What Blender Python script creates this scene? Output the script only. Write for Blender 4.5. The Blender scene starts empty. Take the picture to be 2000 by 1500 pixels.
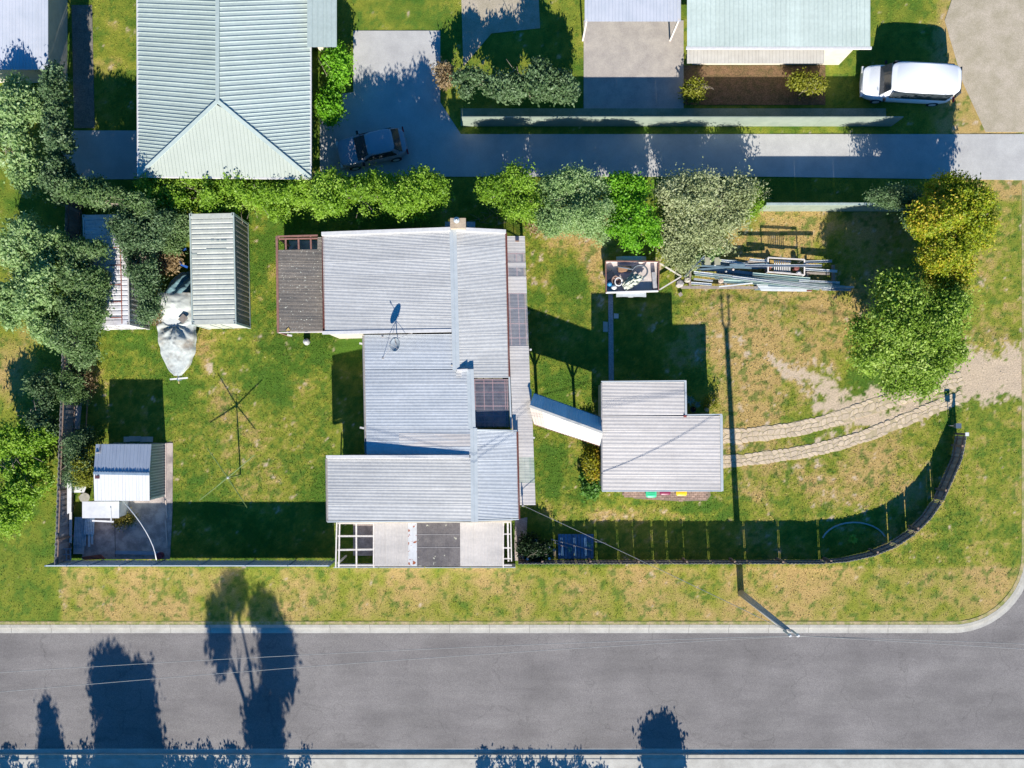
import bpy, math, random
import numpy as np
from mathutils import Vector, Matrix

random.seed(7)
RNG = np.random.default_rng(7)
SC = bpy.context.scene
COL = SC.collection

# ------------------------------------------------------------------ camera, sky, sun, exposure
H = 48.0            # camera height over the lot, metres
S = 34.0            # photograph pixels per metre on the ground
cam_d = bpy.data.cameras.new('camera')
cam = bpy.data.objects.new('camera', cam_d)
COL.objects.link(cam)
cam.location = (0, 0, H)
cam.rotation_euler = (0, 0, 0)
cam_d.sensor_width = 36
cam_d.lens = 36 * S * H / 2000
cam_d.shift_y = 50 / 2000
cam_d.clip_end = 2000
SC.camera = cam

SUN_EL = math.radians(28)
sun_dir = Vector((-0.055, 1, -math.tan(SUN_EL) * math.hypot(1, .055))).normalized()
w = bpy.data.worlds.new("World")
SC.world = w
w.use_nodes = True
wn = w.node_tree
bg = wn.nodes['Background']
sky = wn.nodes.new('ShaderNodeTexSky')
sky.sky_type = 'NISHITA'
sky.sun_disc = False
sky.sun_elevation = SUN_EL
sky.sun_rotation = math.radians(177)
sky.air_density = 1.2
sky.dust_density = 0.0
sky.ozone_density = 8.0
hs_ = wn.nodes.new('ShaderNodeHueSaturation')      # deep clear blue of the day
hs_.inputs['Saturation'].default_value = 1.2
wn.links.new(sky.outputs[0], hs_.inputs['Color'])
wn.links.new(hs_.outputs[0], bg.inputs[0])
bg.inputs[1].default_value = 0.075
sl = bpy.data.lights.new('sun', 'SUN')
sl.energy = 5.0
sl.angle = math.radians(0.5)
sl.color = (1.0, 0.945, 0.84)
so = bpy.data.objects.new('sun', sl)
COL.objects.link(so)
so.location = (5, -40, 60)
so.rotation_euler = sun_dir.to_track_quat('-Z', 'Y').to_euler()
SC.view_settings.view_transform = 'Standard'
SC.view_settings.look = 'None'
SC.view_settings.exposure = 0.86
SC.view_settings.gamma = 1
SC.view_settings.use_curve_mapping = False
SC.render.engine = 'CYCLES'


def P(u, v, h=0.0):
    """point of height h that the photograph shows at pixel (u, v)"""
    k = (H - h) / H / S
    return Vector(((u - 1000) * k, (800 - v) * k, h))


def G(u, v, z=0.0):
    """ground plan coordinates given in photograph pixels"""
    return Vector(((u - 1000) / S, (800 - v) / S, z))


# ------------------------------------------------------------------ materials
MATS = {}


def mat(name, c, c2=None, rough=.6, scale=6.0, metal=0.0, bump=0.0, spec=.4, stretch=None, fine=None,
        detail=6, objvar=0.0, lo=.35, hi=.65, alpha=None):
    if name in MATS:
        return MATS[name]
    m = bpy.data.materials.new(name)
    m.use_nodes = True
    nt = m.node_tree
    b = nt.nodes['Principled BSDF']
    b.inputs['Roughness'].default_value = rough
    b.inputs['Metallic'].default_value = metal
    b.inputs['Specular IOR Level'].default_value = spec
    geo = nt.nodes.new('ShaderNodeNewGeometry')
    mp = nt.nodes.new('ShaderNodeMapping')
    nt.links.new(geo.outputs['Position'], mp.inputs[0])
    if stretch:
        mp.inputs['Scale'].default_value = stretch
    n = nt.nodes.new('ShaderNodeTexNoise')
    n.inputs['Scale'].default_value = scale
    n.inputs['Detail'].default_value = detail
    n.inputs['Roughness'].default_value = .65
    nt.links.new(mp.outputs[0], n.inputs['Vector'])
    r = nt.nodes.new('ShaderNodeValToRGB')
    c2 = c2 or tuple(x * .75 for x in c)
    r.color_ramp.elements[0].position = lo
    r.color_ramp.elements[0].color = (*c2, 1)
    r.color_ramp.elements[1].position = hi
    r.color_ramp.elements[1].color = (*c, 1)
    nt.links.new(n.outputs['Fac'], r.inputs[0])
    out = r.outputs[0]
    if fine:        # (scale, strength) small mottling
        n2 = nt.nodes.new('ShaderNodeTexNoise')
        n2.inputs['Scale'].default_value = fine[0]
        n2.inputs['Detail'].default_value = 4
        nt.links.new(geo.outputs['Position'], n2.inputs['Vector'])
        mr = nt.nodes.new('ShaderNodeMapRange')
        mr.inputs['From Min'].default_value = .3
        mr.inputs['From Max'].default_value = .7
        mr.inputs['To Min'].default_value = 1 - fine[1]
        mr.inputs['To Max'].default_value = 1 + fine[1]
        nt.links.new(n2.outputs['Fac'], mr.inputs['Value'])
        hs = nt.nodes.new('ShaderNodeHueSaturation')
        nt.links.new(out, hs.inputs['Color'])
        nt.links.new(mr.outputs[0], hs.inputs['Value'])
        out = hs.outputs[0]
    if objvar:
        oi = nt.nodes.new('ShaderNodeObjectInfo')
        mr = nt.nodes.new('ShaderNodeMapRange')
        mr.inputs['To Min'].default_value = 1 - objvar
        mr.inputs['To Max'].default_value = 1 + objvar
        nt.links.new(oi.outputs['Random'], mr.inputs['Value'])
        hs = nt.nodes.new('ShaderNodeHueSaturation')
        nt.links.new(out, hs.inputs['Color'])
        nt.links.new(mr.outputs[0], hs.inputs['Value'])
        out = hs.outputs[0]
    nt.links.new(out, b.inputs['Base Color'])
    if bump:
        bp = nt.nodes.new('ShaderNodeBump')
        bp.inputs['Strength'].default_value = bump
        bp.inputs['Distance'].default_value = .02
        nt.links.new(n.outputs['Fac'], bp.inputs['Height'])
        nt.links.new(bp.outputs[0], b.inputs['Normal'])
    if alpha is not None:
        b.inputs['Alpha'].default_value = alpha
    MATS[name] = m
    return m


def spots(m, col, scale, thr, col2=None):
    """lichen / rust spots with a shape of their own on top of a material"""
    nt = m.node_tree
    b = nt.nodes['Principled BSDF']
    src = b.inputs['Base Color'].links[0].from_socket
    geo = nt.nodes.new('ShaderNodeNewGeometry')
    n = nt.nodes.new('ShaderNodeTexNoise')
    n.inputs['Scale'].default_value = scale
    n.inputs['Detail'].default_value = 2
    nt.links.new(geo.outputs['Position'], n.inputs['Vector'])
    r = nt.nodes.new('ShaderNodeValToRGB')
    r.color_ramp.elements[0].position = thr
    r.color_ramp.elements[1].position = thr + .03
    nt.links.new(n.outputs['Fac'], r.inputs[0])
    mx = nt.nodes.new('ShaderNodeMix')
    mx.data_type = 'RGBA'
    nt.links.new(r.outputs[0], mx.inputs['Factor'])
    nt.links.new(src, mx.inputs['A'])
    mx.inputs['B'].default_value = (*col, 1)
    nt.links.new(mx.outputs['Result'], b.inputs['Base Color'])
    return m


def leafmat(name, a, b_, c, trans=.5):
    m = bpy.data.materials.new(name)
    m.use_nodes = True
    nt = m.node_tree
    b = nt.nodes['Principled BSDF']
    b.inputs['Roughness'].default_value = .5
    b.inputs['Specular IOR Level'].default_value = .35
    at = nt.nodes.new('ShaderNodeAttribute')
    at.attribute_name = 'tone'
    r = nt.nodes.new('ShaderNodeValToRGB')
    r.color_ramp.elements[0].position = 0
    r.color_ramp.elements[0].color = (*a, 1)
    r.color_ramp.elements[1].position = 1
    r.color_ramp.elements[1].color = (*c, 1)
    e = r.color_ramp.elements.new(.55)
    e.color = (*b_, 1)
    nt.links.new(at.outputs['Fac'], r.inputs[0])
    nt.links.new(r.outputs[0], b.inputs['Base Color'])
    t = nt.nodes.new('ShaderNodeBsdfTranslucent')
    nt.links.new(r.outputs[0], t.inputs[0])
    mx = nt.nodes.new('ShaderNodeMixShader')
    mx.inputs[0].default_value = trans
    nt.links.new(b.outputs[0], mx.inputs[1])
    nt.links.new(t.outputs[0], mx.inputs[2])
    nt.links.new(mx.outputs[0], nt.nodes['Material Output'].inputs[0])
    return m


def attrmat(name, rough=.9, noise=None, bump=.3):
    """takes its colour from the mesh attribute 'tint' with fine relief"""
    m = bpy.data.materials.new(name)
    m.use_nodes = True
    nt = m.node_tree
    b = nt.nodes['Principled BSDF']
    b.inputs['Roughness'].default_value = rough
    b.inputs['Specular IOR Level'].default_value = .15
    at = nt.nodes.new('ShaderNodeAttribute')
    at.attribute_name = 'tint'
    out = at.outputs['Color']
    if noise:
        geo = nt.nodes.new('ShaderNodeNewGeometry')
        n = nt.nodes.new('ShaderNodeTexNoise')
        n.inputs['Scale'].default_value = noise
        n.inputs['Detail'].default_value = 5
        n.inputs['Roughness'].default_value = .75
        nt.links.new(geo.outputs['Position'], n.inputs['Vector'])
        mr = nt.nodes.new('ShaderNodeMapRange')
        mr.inputs['From Min'].default_value = .3
        mr.inputs['From Max'].default_value = .7
        mr.inputs['To Min'].default_value = .62
        mr.inputs['To Max'].default_value = 1.35
        nt.links.new(n.outputs['Fac'], mr.inputs['Value'])
        hs = nt.nodes.new('ShaderNodeHueSaturation')
        nt.links.new(out, hs.inputs['Color'])
        nt.links.new(mr.outputs[0], hs.inputs['Value'])
        out = hs.outputs[0]
        bp = nt.nodes.new('ShaderNodeBump')
        bp.inputs['Strength'].default_value = bump
        bp.inputs['Distance'].default_value = .04
        nt.links.new(n.outputs['Fac'], bp.inputs['Height'])
        nt.links.new(bp.outputs[0], b.inputs['Normal'])
    nt.links.new(out, b.inputs['Base Color'])
    return m


L_straw = leafmat('straw weeds', (.12, .16, .02), (.36, .30, .06), (.6, .46, .16))

# ------------------------------------------------------------------ object helpers
def tag(o, label=None, cat=None, group=None, kind=None):
    if label: o['label'] = label
    if cat: o['category'] = cat
    if group: o['group'] = group
    if kind: o['kind'] = kind
    return o


def thing(name, label, cat, loc, group=None):
    o = bpy.data.objects.new(name, None)
    o.empty_display_size = .3
    COL.objects.link(o)
    o.location = loc
    return tag(o, label, cat, group)


def origin(o):
    v = Vector((0, 0, 0))
    while o is not None:
        v += o.location
        o = o.parent
    return v


def put(name, mesh, parent, loc, rotz=0, scale=None, rot=None):
    """one more object sharing a mesh; loc in world coordinates"""
    o = bpy.data.objects.new(name, mesh)
    COL.objects.link(o)
    o.parent = parent
    o.location = Vector(loc) - (origin(parent) if parent else Vector((0, 0, 0)))
    o.rotation_euler = rot if rot else (0, 0, rotz)
    if scale: o.scale = scale
    return o


class MB:
    def __init__(s):
        s.v = []; s.f = []; s.smooth = False

    def add(s, vs, fs):
        n = len(s.v)
        s.v += [tuple(x) for x in vs]
        s.f += [tuple(i + n for i in f) for f in fs]
        return s

    def box(s, c, size, rz=0, rx=0, ry=0):
        M = Matrix.Rotation(rz, 3, 'Z') @ Matrix.Rotation(ry, 3, 'Y') @ Matrix.Rotation(rx, 3, 'X')
        a, b, d = (x / 2 for x in size)
        vs = [Vector(c) + M @ Vector((x * a, y * b, z * d)) for x in (-1, 1) for y in (-1, 1) for z in (-1, 1)]
        return s.add(vs, [(0, 1, 3, 2), (4, 6, 7, 5), (0, 4, 5, 1), (2, 3, 7, 6), (0, 2, 6, 4), (1, 5, 7, 3)])

    def beam(s, p, q, w_, h_):
        p = Vector(p); q = Vector(q)
        d = (q - p)
        if d.length < 1e-6: return s
        d.normalize()
        up = Vector((0, 0, 1)) if abs(d.z) < .95 else Vector((0, 1, 0))
        x = d.cross(up).normalized()
        z = x.cross(d).normalized()
        vs = [e + x * (i * w_ / 2) + z * (j * h_ / 2) for e in (p, q) for i in (-1, 1) for j in (-1, 1)]
        return s.add(vs, [(0, 1, 3, 2), (4, 6, 7, 5), (0, 4, 5, 1), (2, 3, 7, 6), (0, 2, 6, 4), (1, 5, 7, 3)])

    def channel(s, p, q, w_, h_, t=.012):
        """U section profile, open upwards"""
        p = Vector(p); q = Vector(q)
        d = (q - p).normalized()
        x = d.cross(Vector((0, 0, 1))).normalized()
        z = Vector((0, 0, 1))
        s.beam(p, q, w_, t)
        for i in (-1, 1):
            o = x * (i * (w_ / 2 - t / 2)) + z * (h_ / 2)
            s.beam(p + o, q + o, t, h_)
        return s

    def tube(s, p, q, r0, r1=None, n=8, cap=True):
        r1 = r0 if r1 is None else r1
        p = Vector(p); q = Vector(q)
        d = (q - p).normalized()
        a = d.orthogonal().normalized()
        b = d.cross(a)
        vs = []
        for e, r in ((p, r0), (q, r1)):
            for i in range(n):
                t = i * 2 * math.pi / n
                vs.append(e + (a * math.cos(t) + b * math.sin(t)) * r)
        fs = [(i, (i + 1) % n, n + (i + 1) % n, n + i) for i in range(n)]
        if cap: fs += [tuple(range(n))[::-1], tuple(range(n, 2 * n))]
        return s.add(vs, fs)

    def path(s, pts, r, n=6):
        pts = [Vector(p) for p in pts]
        rings = []
        for i, p in enumerate(pts):
            d = (pts[min(i + 1, len(pts) - 1)] - pts[max(i - 1, 0)]).normalized()
            a = d.cross(Vector((0, 0, 1)))
            if a.length < 1e-3: a = Vector((1, 0, 0))
            a.normalize()
            b = d.cross(a)
            rr = r[i] if isinstance(r, (list, tuple)) else r
            rings.append([p + (a * math.cos(t * 2 * math.pi / n) + b * math.sin(t * 2 * math.pi / n)) * rr for t in range(n)])
        return s.loft(rings)

    def loft(s, rings, cap=True, close=True):
        n = len(rings[0])
        vs = [p for r in rings for p in r]
        fs = []
        for k in range(len(rings) - 1):
            for i in range(n if close else n - 1):
                j = (i + 1) % n
                fs.append((k * n + i, k * n + j, (k + 1) * n + j, (k + 1) * n + i))
        if cap:
            fs += [tuple(range(n))[::-1], tuple(range((len(rings) - 1) * n, len(rings) * n))]
        return s.add(vs, fs)

    def slab(s, pts, z0, z1):
        """vertical prism over a plan polygon (list of (x, y))"""
        n = len(pts)
        vs = [(p[0], p[1], z0) for p in pts] + [(p[0], p[1], z1) for p in pts]
        fs = [tuple(range(n))[::-1], tuple(range(n, 2 * n))] + [(i, (i + 1) % n, n + (i + 1) % n, n + i) for i in range(n)]
        return s.add(vs, fs)

    def plate(s, pts, t=.01):
        """thin plate with thickness along z under the given 3D polygon"""
        n = len(pts)
        vs = [Vector(p) for p in pts] + [Vector(p) - Vector((0, 0, t)) for p in pts]
        fs = [tuple(range(n)), tuple(range(n, 2 * n))[::-1]] + [(i, n + i, n + (i + 1) % n, (i + 1) % n) for i in range(n)]
        return s.add(vs, fs)

    def corr(s, A, B, C, D, pitch=.076, amp=.009, prof='sin'):
        """profiled sheet: ribs run A-B (and D-C), repeat from A to D"""
        A, B, C, D = map(Vector, (A, B, C, D))
        L = ((D - A).length + (C - B).length) / 2
        n = max(1, round(L / pitch))
        nrm = (B - A).cross(D - A).normalized()
        if nrm.z < 0 or (abs(nrm.z) < 1e-3 and False): nrm = -nrm
        if prof == 'sin':
            prf = [(0, 0), (.25, 1), (.5, 0), (.75, -1)]
        elif prof == 'rib':
            prf = [(0, -1), (.72, -1), (.78, 1), (.94, 1)]
        elif prof == 'box':
            prf = [(0, -1), (.32, -1), (.5, 1), (.82, 1)]
        ts = [((i + a) / n, z) for i in range(n) for a, z in prf] + [(1.0, prf[0][1])]
        vs = []
        for t, z in ts:
            vs.append(A.lerp(D, t) + nrm * z * amp)
            vs.append(B.lerp(C, t) + nrm * z * amp)
        fs = [(2 * i, 2 * i + 1, 2 * i + 3, 2 * i + 2) for i in range(len(ts) - 1)]
        return s.add(vs, fs)

    def mesh(s, name, m, org=(0, 0, 0)):
        me = bpy.data.meshes.new(name)
        o = Vector(org)
        me.from_pydata([(x - o.x, y - o.y, z - o.z) for x, y, z in s.v], [], s.f)
        if m:
            for mm in (m if isinstance(m, (list, tuple)) else [m]): me.materials.append(mm)
        if s.smooth:
            me.polygons.foreach_set('use_smooth', [True] * len(me.polygons))
        me.update()
        return me

    def build(s, name, m, parent=None, smooth=False):
        s.smooth = smooth
        if parent is not None:
            org = origin(parent)
        else:
            a = np.array(s.v)
            org = Vector(((a[:, 0].min() + a[:, 0].max()) / 2, (a[:, 1].min() + a[:, 1].max()) / 2, a[:, 2].min()))
        me = s.mesh(name, m, org)
        o = bpy.data.objects.new(name, me)
        COL.objects.link(o)
        if parent is not None:
            o.parent = parent
        else:
            o.location = org
        return o


def clean(o, ang=40):
    """smooth shading with sharp edges kept"""
    o.data.polygons.foreach_set('use_smooth', [True] * len(o.data.polygons))
    try: o.data.set_sharp_from_angle(angle=math.radians(ang))
    except Exception: pass
    return o


def npmesh(name, verts, faces, m, attrs=None):
    """fast quads / tris mesh from numpy arrays"""
    me = bpy.data.meshes.new(name)
    k = faces.shape[1]
    me.vertices.add(len(verts)); me.vertices.foreach_set('co', verts.astype(np.float32).ravel())
    me.loops.add(faces.size); me.loops.foreach_set('vertex_index', faces.astype(np.int32).ravel())
    me.polygons.add(len(faces))
    me.polygons.foreach_set('loop_start', (np.arange(len(faces)) * k).astype(np.int32))
    me.polygons.foreach_set('loop_total', np.full(len(faces), k, np.int32))
    me.materials.append(m)
    me.update(calc_edges=True)
    for nm, (typ, dom, data) in (attrs or {}).items():
        a = me.attributes.new(nm, typ, dom)
        a.data.foreach_set('color' if typ == 'FLOAT_COLOR' else 'value', data.astype(np.float32).ravel())
    return me


# value noise ------------------------------------------------------
_T = RNG.random((256, 256))


def vnoise(x, y, sc):
    x = np.asarray(x) * sc + 91.7; y = np.asarray(y) * sc + 37.3
    xi = np.floor(x).astype(int); yi = np.floor(y).astype(int)
    fx = x - xi; fy = y - yi
    fx = fx * fx * (3 - 2 * fx); fy = fy * fy * (3 - 2 * fy)
    a = _T[xi % 256, yi % 256]; b = _T[(xi + 1) % 256, yi % 256]
    c = _T[xi % 256, (yi + 1) % 256]; d = _T[(xi + 1) % 256, (yi + 1) % 256]
    return (a * (1 - fx) + b * fx) * (1 - fy) + (c * (1 - fx) + d * fx) * fy


def fbm(x, y, sc, o=4):
    t = 0; am = 1; s_ = 0
    for i in range(o):
        t = t + vnoise(x, y, sc * 2 ** i) * am; s_ += am; am *= .55
    return t / s_


def ss(a, b, x):
    t = np.clip((x - a) / (b - a), 0, 1)
    return t * t * (3 - 2 * t)


# ------------------------------------------------------------------ the ground: colours by place
# soft patches in photograph pixels: (u, v, ru, rv, amount)
DRY = [(405, 700, 22, 70, .9), (425, 790, 25, 40, .8), (450, 850, 60, 70, .5), (598, 748, 26, 24, .95), (440, 760, 40, 60, .5),
       (510, 860, 50, 60, .45), (330, 700, 60, 70, .25), (500, 950, 60, 28, .5), (205, 690, 30, 60, .45), (540, 560, 14, 110, .5),
       (1110, 455, 60, 30, .7), (1070, 540, 14, 60, .6), (1120, 600, 40, 16, .4), (1150, 470, 50, 60, .75), (1160, 560, 16, 90, .75), (1090, 480, 45, 40, .5), (1060, 1000, 45, 25, .7), (1140, 1002, 80, 18, .7),
       (1230, 1000, 90, 22, .5), (1110, 900, 30, 60, .3), (1440, 650, 60, 130, .75), (1540, 640, 140, 110, .8), (1600, 560, 110, 60, .5),
       (1500, 740, 110, 80, .6), (1580, 440, 140, 45, .8), (1480, 460, 60, 60, .6), (1560, 960, 160, 40, .6), (1700, 930, 90, 50, .6),
       (1760, 880, 60, 40, .5), (1450, 830, 60, 60, .55), (1340, 1000, 80, 14, .5), (1380, 540, 40, 30, .4), (1100, 650, 60, 30, .2),
       (420, 560, 14, 30, .4), (500, 430, 30, 30, .2), (180, 700, 14, 70, .6)]
GRN = [(540, 700, 40, 90, .4), (700, 670, 60, 30, .4), (1105, 540, 35, 60, .5), (1260, 985, 30, 14, .5), (1360, 985, 50, 12, .45),
       (1420, 1000, 60, 30, .4), (1080, 900, 26, 90, .4), (1700, 740, 34, 40, .7), (1430, 700, 16, 40, .4), (640, 960, 60, 50, .4),
       (345, 775, 20, 14, .8), (1530, 760, 30, 30, .35), (1250, 545, 50, 40, .4), (560, 460, 30, 60, .3), (1090, 790, 30, 40, .5), (1640, 570, 30, 14, .5)]
BARE = [(1510, 708, 24, 9, .85), (1548, 722, 22, 14, .9), (1592, 735, 34, 24, 1.0), (1628, 765, 34, 28, .9), (1600, 790, 22, 16, .7),
        (1670, 795, 48, 16, .9), (1720, 772, 40, 16, 1.1), (1835, 742, 50, 26, 1.1), (1800, 788, 80, 20, .8), (1680, 822, 70, 14, .9),
        (1440, 872, 30, 14, .8), (1400, 650, 16, 8, .7), (1460, 660, 14, 6, .6), (1740, 815, 60, 20, .8), (1480, 838, 60, 8, .5),
        (412, 730, 10, 40, .5), (1195, 1005, 40, 8, .35), (1160, 470, 8, 25, .35), (1280, 520, 14, 20, .6), (1560, 650, 30, 12, .35),
        (1640, 850, 60, 10, .6), (1905, 730, 36, 38, 1.1), (1960, 730, 60, 44, 1.3), (2030, 720, 60, 60, 1.3), (1060, 440, 14, 20, .4)]


def ground_tint(x, y, jit=0.0):
    u = 1000 + S * x; v = 800 - S * y
    wu = u + (fbm(x, y, .9) - .5) * 40; wv = v + (fbm(x + 50, y, .9) - .5) * 40
    lot = (ss(128, 150, u) * (1 - ss(1870, 1890, u)) * ss(395, 405, v) * (1 - ss(1095, 1105, v)))
    east = ss(980, 1330, u)
    d = .16 + .30 * east
    n1 = fbm(x, y, .45, 4); n2 = fbm(x + 9, y + 3, 2.2, 4); n3 = fbm(x, y + 21, 7.0, 3)
    d = d + (n1 - .5) * 1.0 + (n2 - .5) * .9 + (n3 - .5) * .7
    for a, b, ra, rb, am in DRY:
        d = d + am * .62 * np.exp(-((wu - a) / ra) ** 2 - ((wv - b) / rb) ** 2)
    for a, b, ra, rb, am in GRN:
        d = d - am * .8 * np.exp(-((wu - a) / ra) ** 2 - ((wv - b) / rb) ** 2)
    verge = ss(1103, 1112, v)
    d = d * (1 - verge) + verge * (.66 + (n1 - .5) * 1.1 + (n2 - .5) * .7 + .16 * ss(500, 1200, u))
    nb = 1 - ss(385, 400, v)
    d = d * (1 - nb) + nb * (.22 + (n1 - .5) * .9 + (n2 - .5) * .6 + .75 * ss(1780, 1860, u) + .35 * np.exp(-((u - 220) / 50) ** 2 - ((v - 90) / 120) ** 2))
    lf = 1 - ss(110, 125, u)
    d = d * (1 - lf) + lf * (.25 + (n1 - .5) * .8 + .7 * np.exp(-((u - 30) / 50) ** 2 - ((v - 720) / 90) ** 2) + (n2 - .5) * .5)
    bare = np.zeros_like(d)
    for a, b, ra, rb, am in BARE:
        bare = bare + am * np.exp(-((wu - a) / ra) ** 2 - ((wv - b) / rb) ** 2)
    bare = bare * .92 + (n2 - .5) * 1.1 + (n3 - .5) * 1.1
    bare = bare + .42 * ss(.62, .74, fbm(x + 7, y, 2.6, 3)) * np.clip(d * 1.3, 0, 1) * (1 - verge * .6)
    bare = ss(.42, .80, bare)
    weed = ss(.60, .68, fbm(x - 13, y + 5, 3.3, 3)) * .7
    # garden bed strip behind the west fence and the slab by the garage
    d = np.clip(d, 0, 1)[..., None]
    if jit:
        d = np.clip(d + RNG.normal(0, jit, d.shape), 0, 1)
    g0 = np.array((.075, .150, .016)); g1 = np.array((.235, .250, .032)); g2 = np.array((.44, .305, .115))
    c = np.where(d < .5, g0 + (g1 - g0) * d * 2, g1 + (g2 - g1) * (d - .5) * 2)
    c = c * (1 - weed[..., None]) + np.array((.075, .155, .02)) * weed[..., None]
    e = np.array((.53, .415, .295))
    c = c * (1 - bare[..., None]) + e * bare[..., None]
    return c, bare


GX0, GX1, GY0, GY1 = -34.0, 36.0, -26.0, 30.0
nx, ny = 620, 500
gx, gy = np.meshgrid(np.linspace(GX0, GX1, nx), np.linspace(GY0, GY1, ny))
tint, _b = ground_tint(gx, gy)
gz = (fbm(gx, gy, 1.5, 3) - .5) * .03 - .012
edge = np.minimum.reduce([gx - GX0, GX1 - gx, gy - GY0, GY1 - gy])
gz = np.minimum(gz, -.001)
_u = 1000 + S * gx; _v = 800 - S * gy
_low = ((_v > 1222) & (_v < 1478)) | (_u > 2004) | ((_u > 1862) & (_v > 1080) & (np.hypot(_u - 1862, _v - 1080) > 142.5))
gz = np.where(_low, -.2, gz)
verts = np.stack([gx, gy, gz], -1).reshape(-1, 3)
idx = np.arange(nx * ny).reshape(ny, nx)
faces = np.stack([idx[:-1, :-1], idx[:-1, 1:], idx[1:, 1:], idx[1:, :-1]], -1).reshape(-1, 4)
rgba = np.concatenate([tint.reshape(-1, 3), np.ones((nx * ny, 1))], 1)
soil = attrmat('lawn and soil', noise=14.0, bump=.6)
me = npmesh('lawn', verts, faces, soil, {'tint': ('FLOAT_COLOR', 'POINT', rgba)})
o = bpy.data.objects.new('lawn', me); COL.objects.link(o); tag(o, kind='structure')
# far ground reaching the horizon, cut round the detailed lawn
far = MB()
R = 900
far.add([(-R, -R, -.26), (R, -R, -.26), (R, R, -.26), (-R, R, -.26)], [(0, 1, 2, 3)])
m_far = mat('far ground grass', (.30, .26, .07), (.16, .20, .03), scale=.25, rough=.9, fine=(6, .2))
tag(far.build('ground', m_far), kind='structure')

# ------------------------------------------------------------------ hard surfaces
m_asph = mat('weathered asphalt', (.222, .205, .196), (.18, .165, .16), scale=1.1, rough=.9, fine=(30, .3), bump=.3, stretch=(.2, 1, 1))
m_conc = mat('pale concrete', (.52, .50, .45), (.40, .38, .34), scale=1.2, rough=.85, fine=(30, .12), bump=.1)
m_conc_d = mat('stained dark concrete', (.50, .42, .38), (.27, .23, .22), scale=1.6, rough=.9, fine=(35, .3), bump=.2, lo=.4, hi=.62)
m_kerb = mat('kerb concrete', (.50, .47, .40), (.38, .36, .31), scale=2, rough=.85, fine=(30, .12))


def sheet(name, pts, z, m, parent=None, kind='structure'):
    b = MB(); n = len(pts)
    b.add([(p.x, p.y, z) for p in pts] + [(p.x, p.y, min(-.05, z - .05)) for p in pts],
          [tuple(range(n))] + [(i, n + i, n + (i + 1) % n, (i + 1) % n) for i in range(n)])
    # orient upwards
    o = b.build(name, m, parent)
    if parent is None: tag(o, kind=kind)
    return o


def arc(c, r, a0, a1, n=12):
    return [(c[0] + r * math.cos(math.radians(a0 + (a1 - a0) * i / n)), c[1] + r * math.sin(math.radians(a0 + (a1 - a0) * i / n))) for i in range(n + 1)]


# street along the south, second street on the east, joined by a rounded corner
kc = G(1862, 1080)
corner = [G(-400, 1226), G(1862, 1226)]
corner += [Vector((kc.x + (146 / S) * math.sin(t), kc.y - (146 / S) * math.cos(t), 0)) for t in np.linspace(.1, math.pi / 2, 12)]
road = corner + [G(2008, -500), G(2350, -500), G(2350, 1465), G(2350, 1468), G(-400, 1468)]
sheet('street', road, -.12, m_asph)
# kerb pieces along the near side of the street
gut = MB()
kp = corner + [G(2008, -500)]
path2 = kp
nt = m_asph.node_tree
_b = nt.nodes['Principled BSDF']
_src = _b.inputs['Base Color'].links[0].from_socket
_g = nt.nodes.new('ShaderNodeNewGeometry')
_n = nt.nodes.new('ShaderNodeTexNoise'); _n.inputs['Scale'].default_value = .8; _n.inputs['Detail'].default_value = 6
nt.links.new(_g.outputs['Position'], _n.inputs['Vector'])
_ad = nt.nodes.new('ShaderNodeVectorMath'); _ad.operation = 'MULTIPLY_ADD'
nt.links.new(_n.outputs['Color'], _ad.inputs[0]); _ad.inputs[1].default_value = (3, 3, 0); nt.links.new(_g.outputs['Position'], _ad.inputs[2])
_vo = nt.nodes.new('ShaderNodeTexVoronoi'); _vo.feature = 'DISTANCE_TO_EDGE'; _vo.inputs['Scale'].default_value = .16
nt.links.new(_ad.outputs[0], _vo.inputs['Vector'])
_mr = nt.nodes.new('ShaderNodeMapRange'); _mr.inputs['From Min'].default_value = .002; _mr.inputs['From Max'].default_value = .007
_mr.inputs['To Min'].default_value = .83; _mr.inputs['To Max'].default_value = 1.0
nt.links.new(_vo.outputs['Distance'], _mr.inputs['Value'])
_n2 = nt.nodes.new('ShaderNodeTexNoise'); _n2.inputs['Scale'].default_value = .32; _n2.inputs['Detail'].default_value = 5
nt.links.new(_g.outputs['Position'], _n2.inputs['Vector'])
_m2 = nt.nodes.new('ShaderNodeMapRange'); _m2.inputs['From Min'].default_value = .35; _m2.inputs['From Max'].default_value = .65
_m2.inputs['To Min'].default_value = .86; _m2.inputs['To Max'].default_value = 1.12
nt.links.new(_n2.outputs['Fac'], _m2.inputs['Value'])
_ml = nt.nodes.new('ShaderNodeMath'); _ml.operation = 'MULTIPLY'
nt.links.new(_mr.outputs[0], _ml.inputs[0]); nt.links.new(_m2.outputs[0], _ml.inputs[1])
_hs = nt.nodes.new('ShaderNodeHueSaturation')
nt.links.new(_src, _hs.inputs['Color']); nt.links.new(_ml.outputs[0], _hs.inputs['Value'])
nt.links.new(_hs.outputs[0], _b.inputs['Base Color'])

def strip_pts(pts, off0, off1):
    """quads of a strip between two offsets left of a polyline"""
    L0 = []; L1 = []
    for i, p in enumerate(pts):
        a = pts[max(i - 1, 0)]; b = pts[min(i + 1, len(pts) - 1)]
        d = (b - a); d.z = 0; d.normalize()
        nrm = Vector((-d.y, d.x, 0))
        L0.append(p + nrm * off0); L1.append(p + nrm * off1)
    return L0, L1


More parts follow.
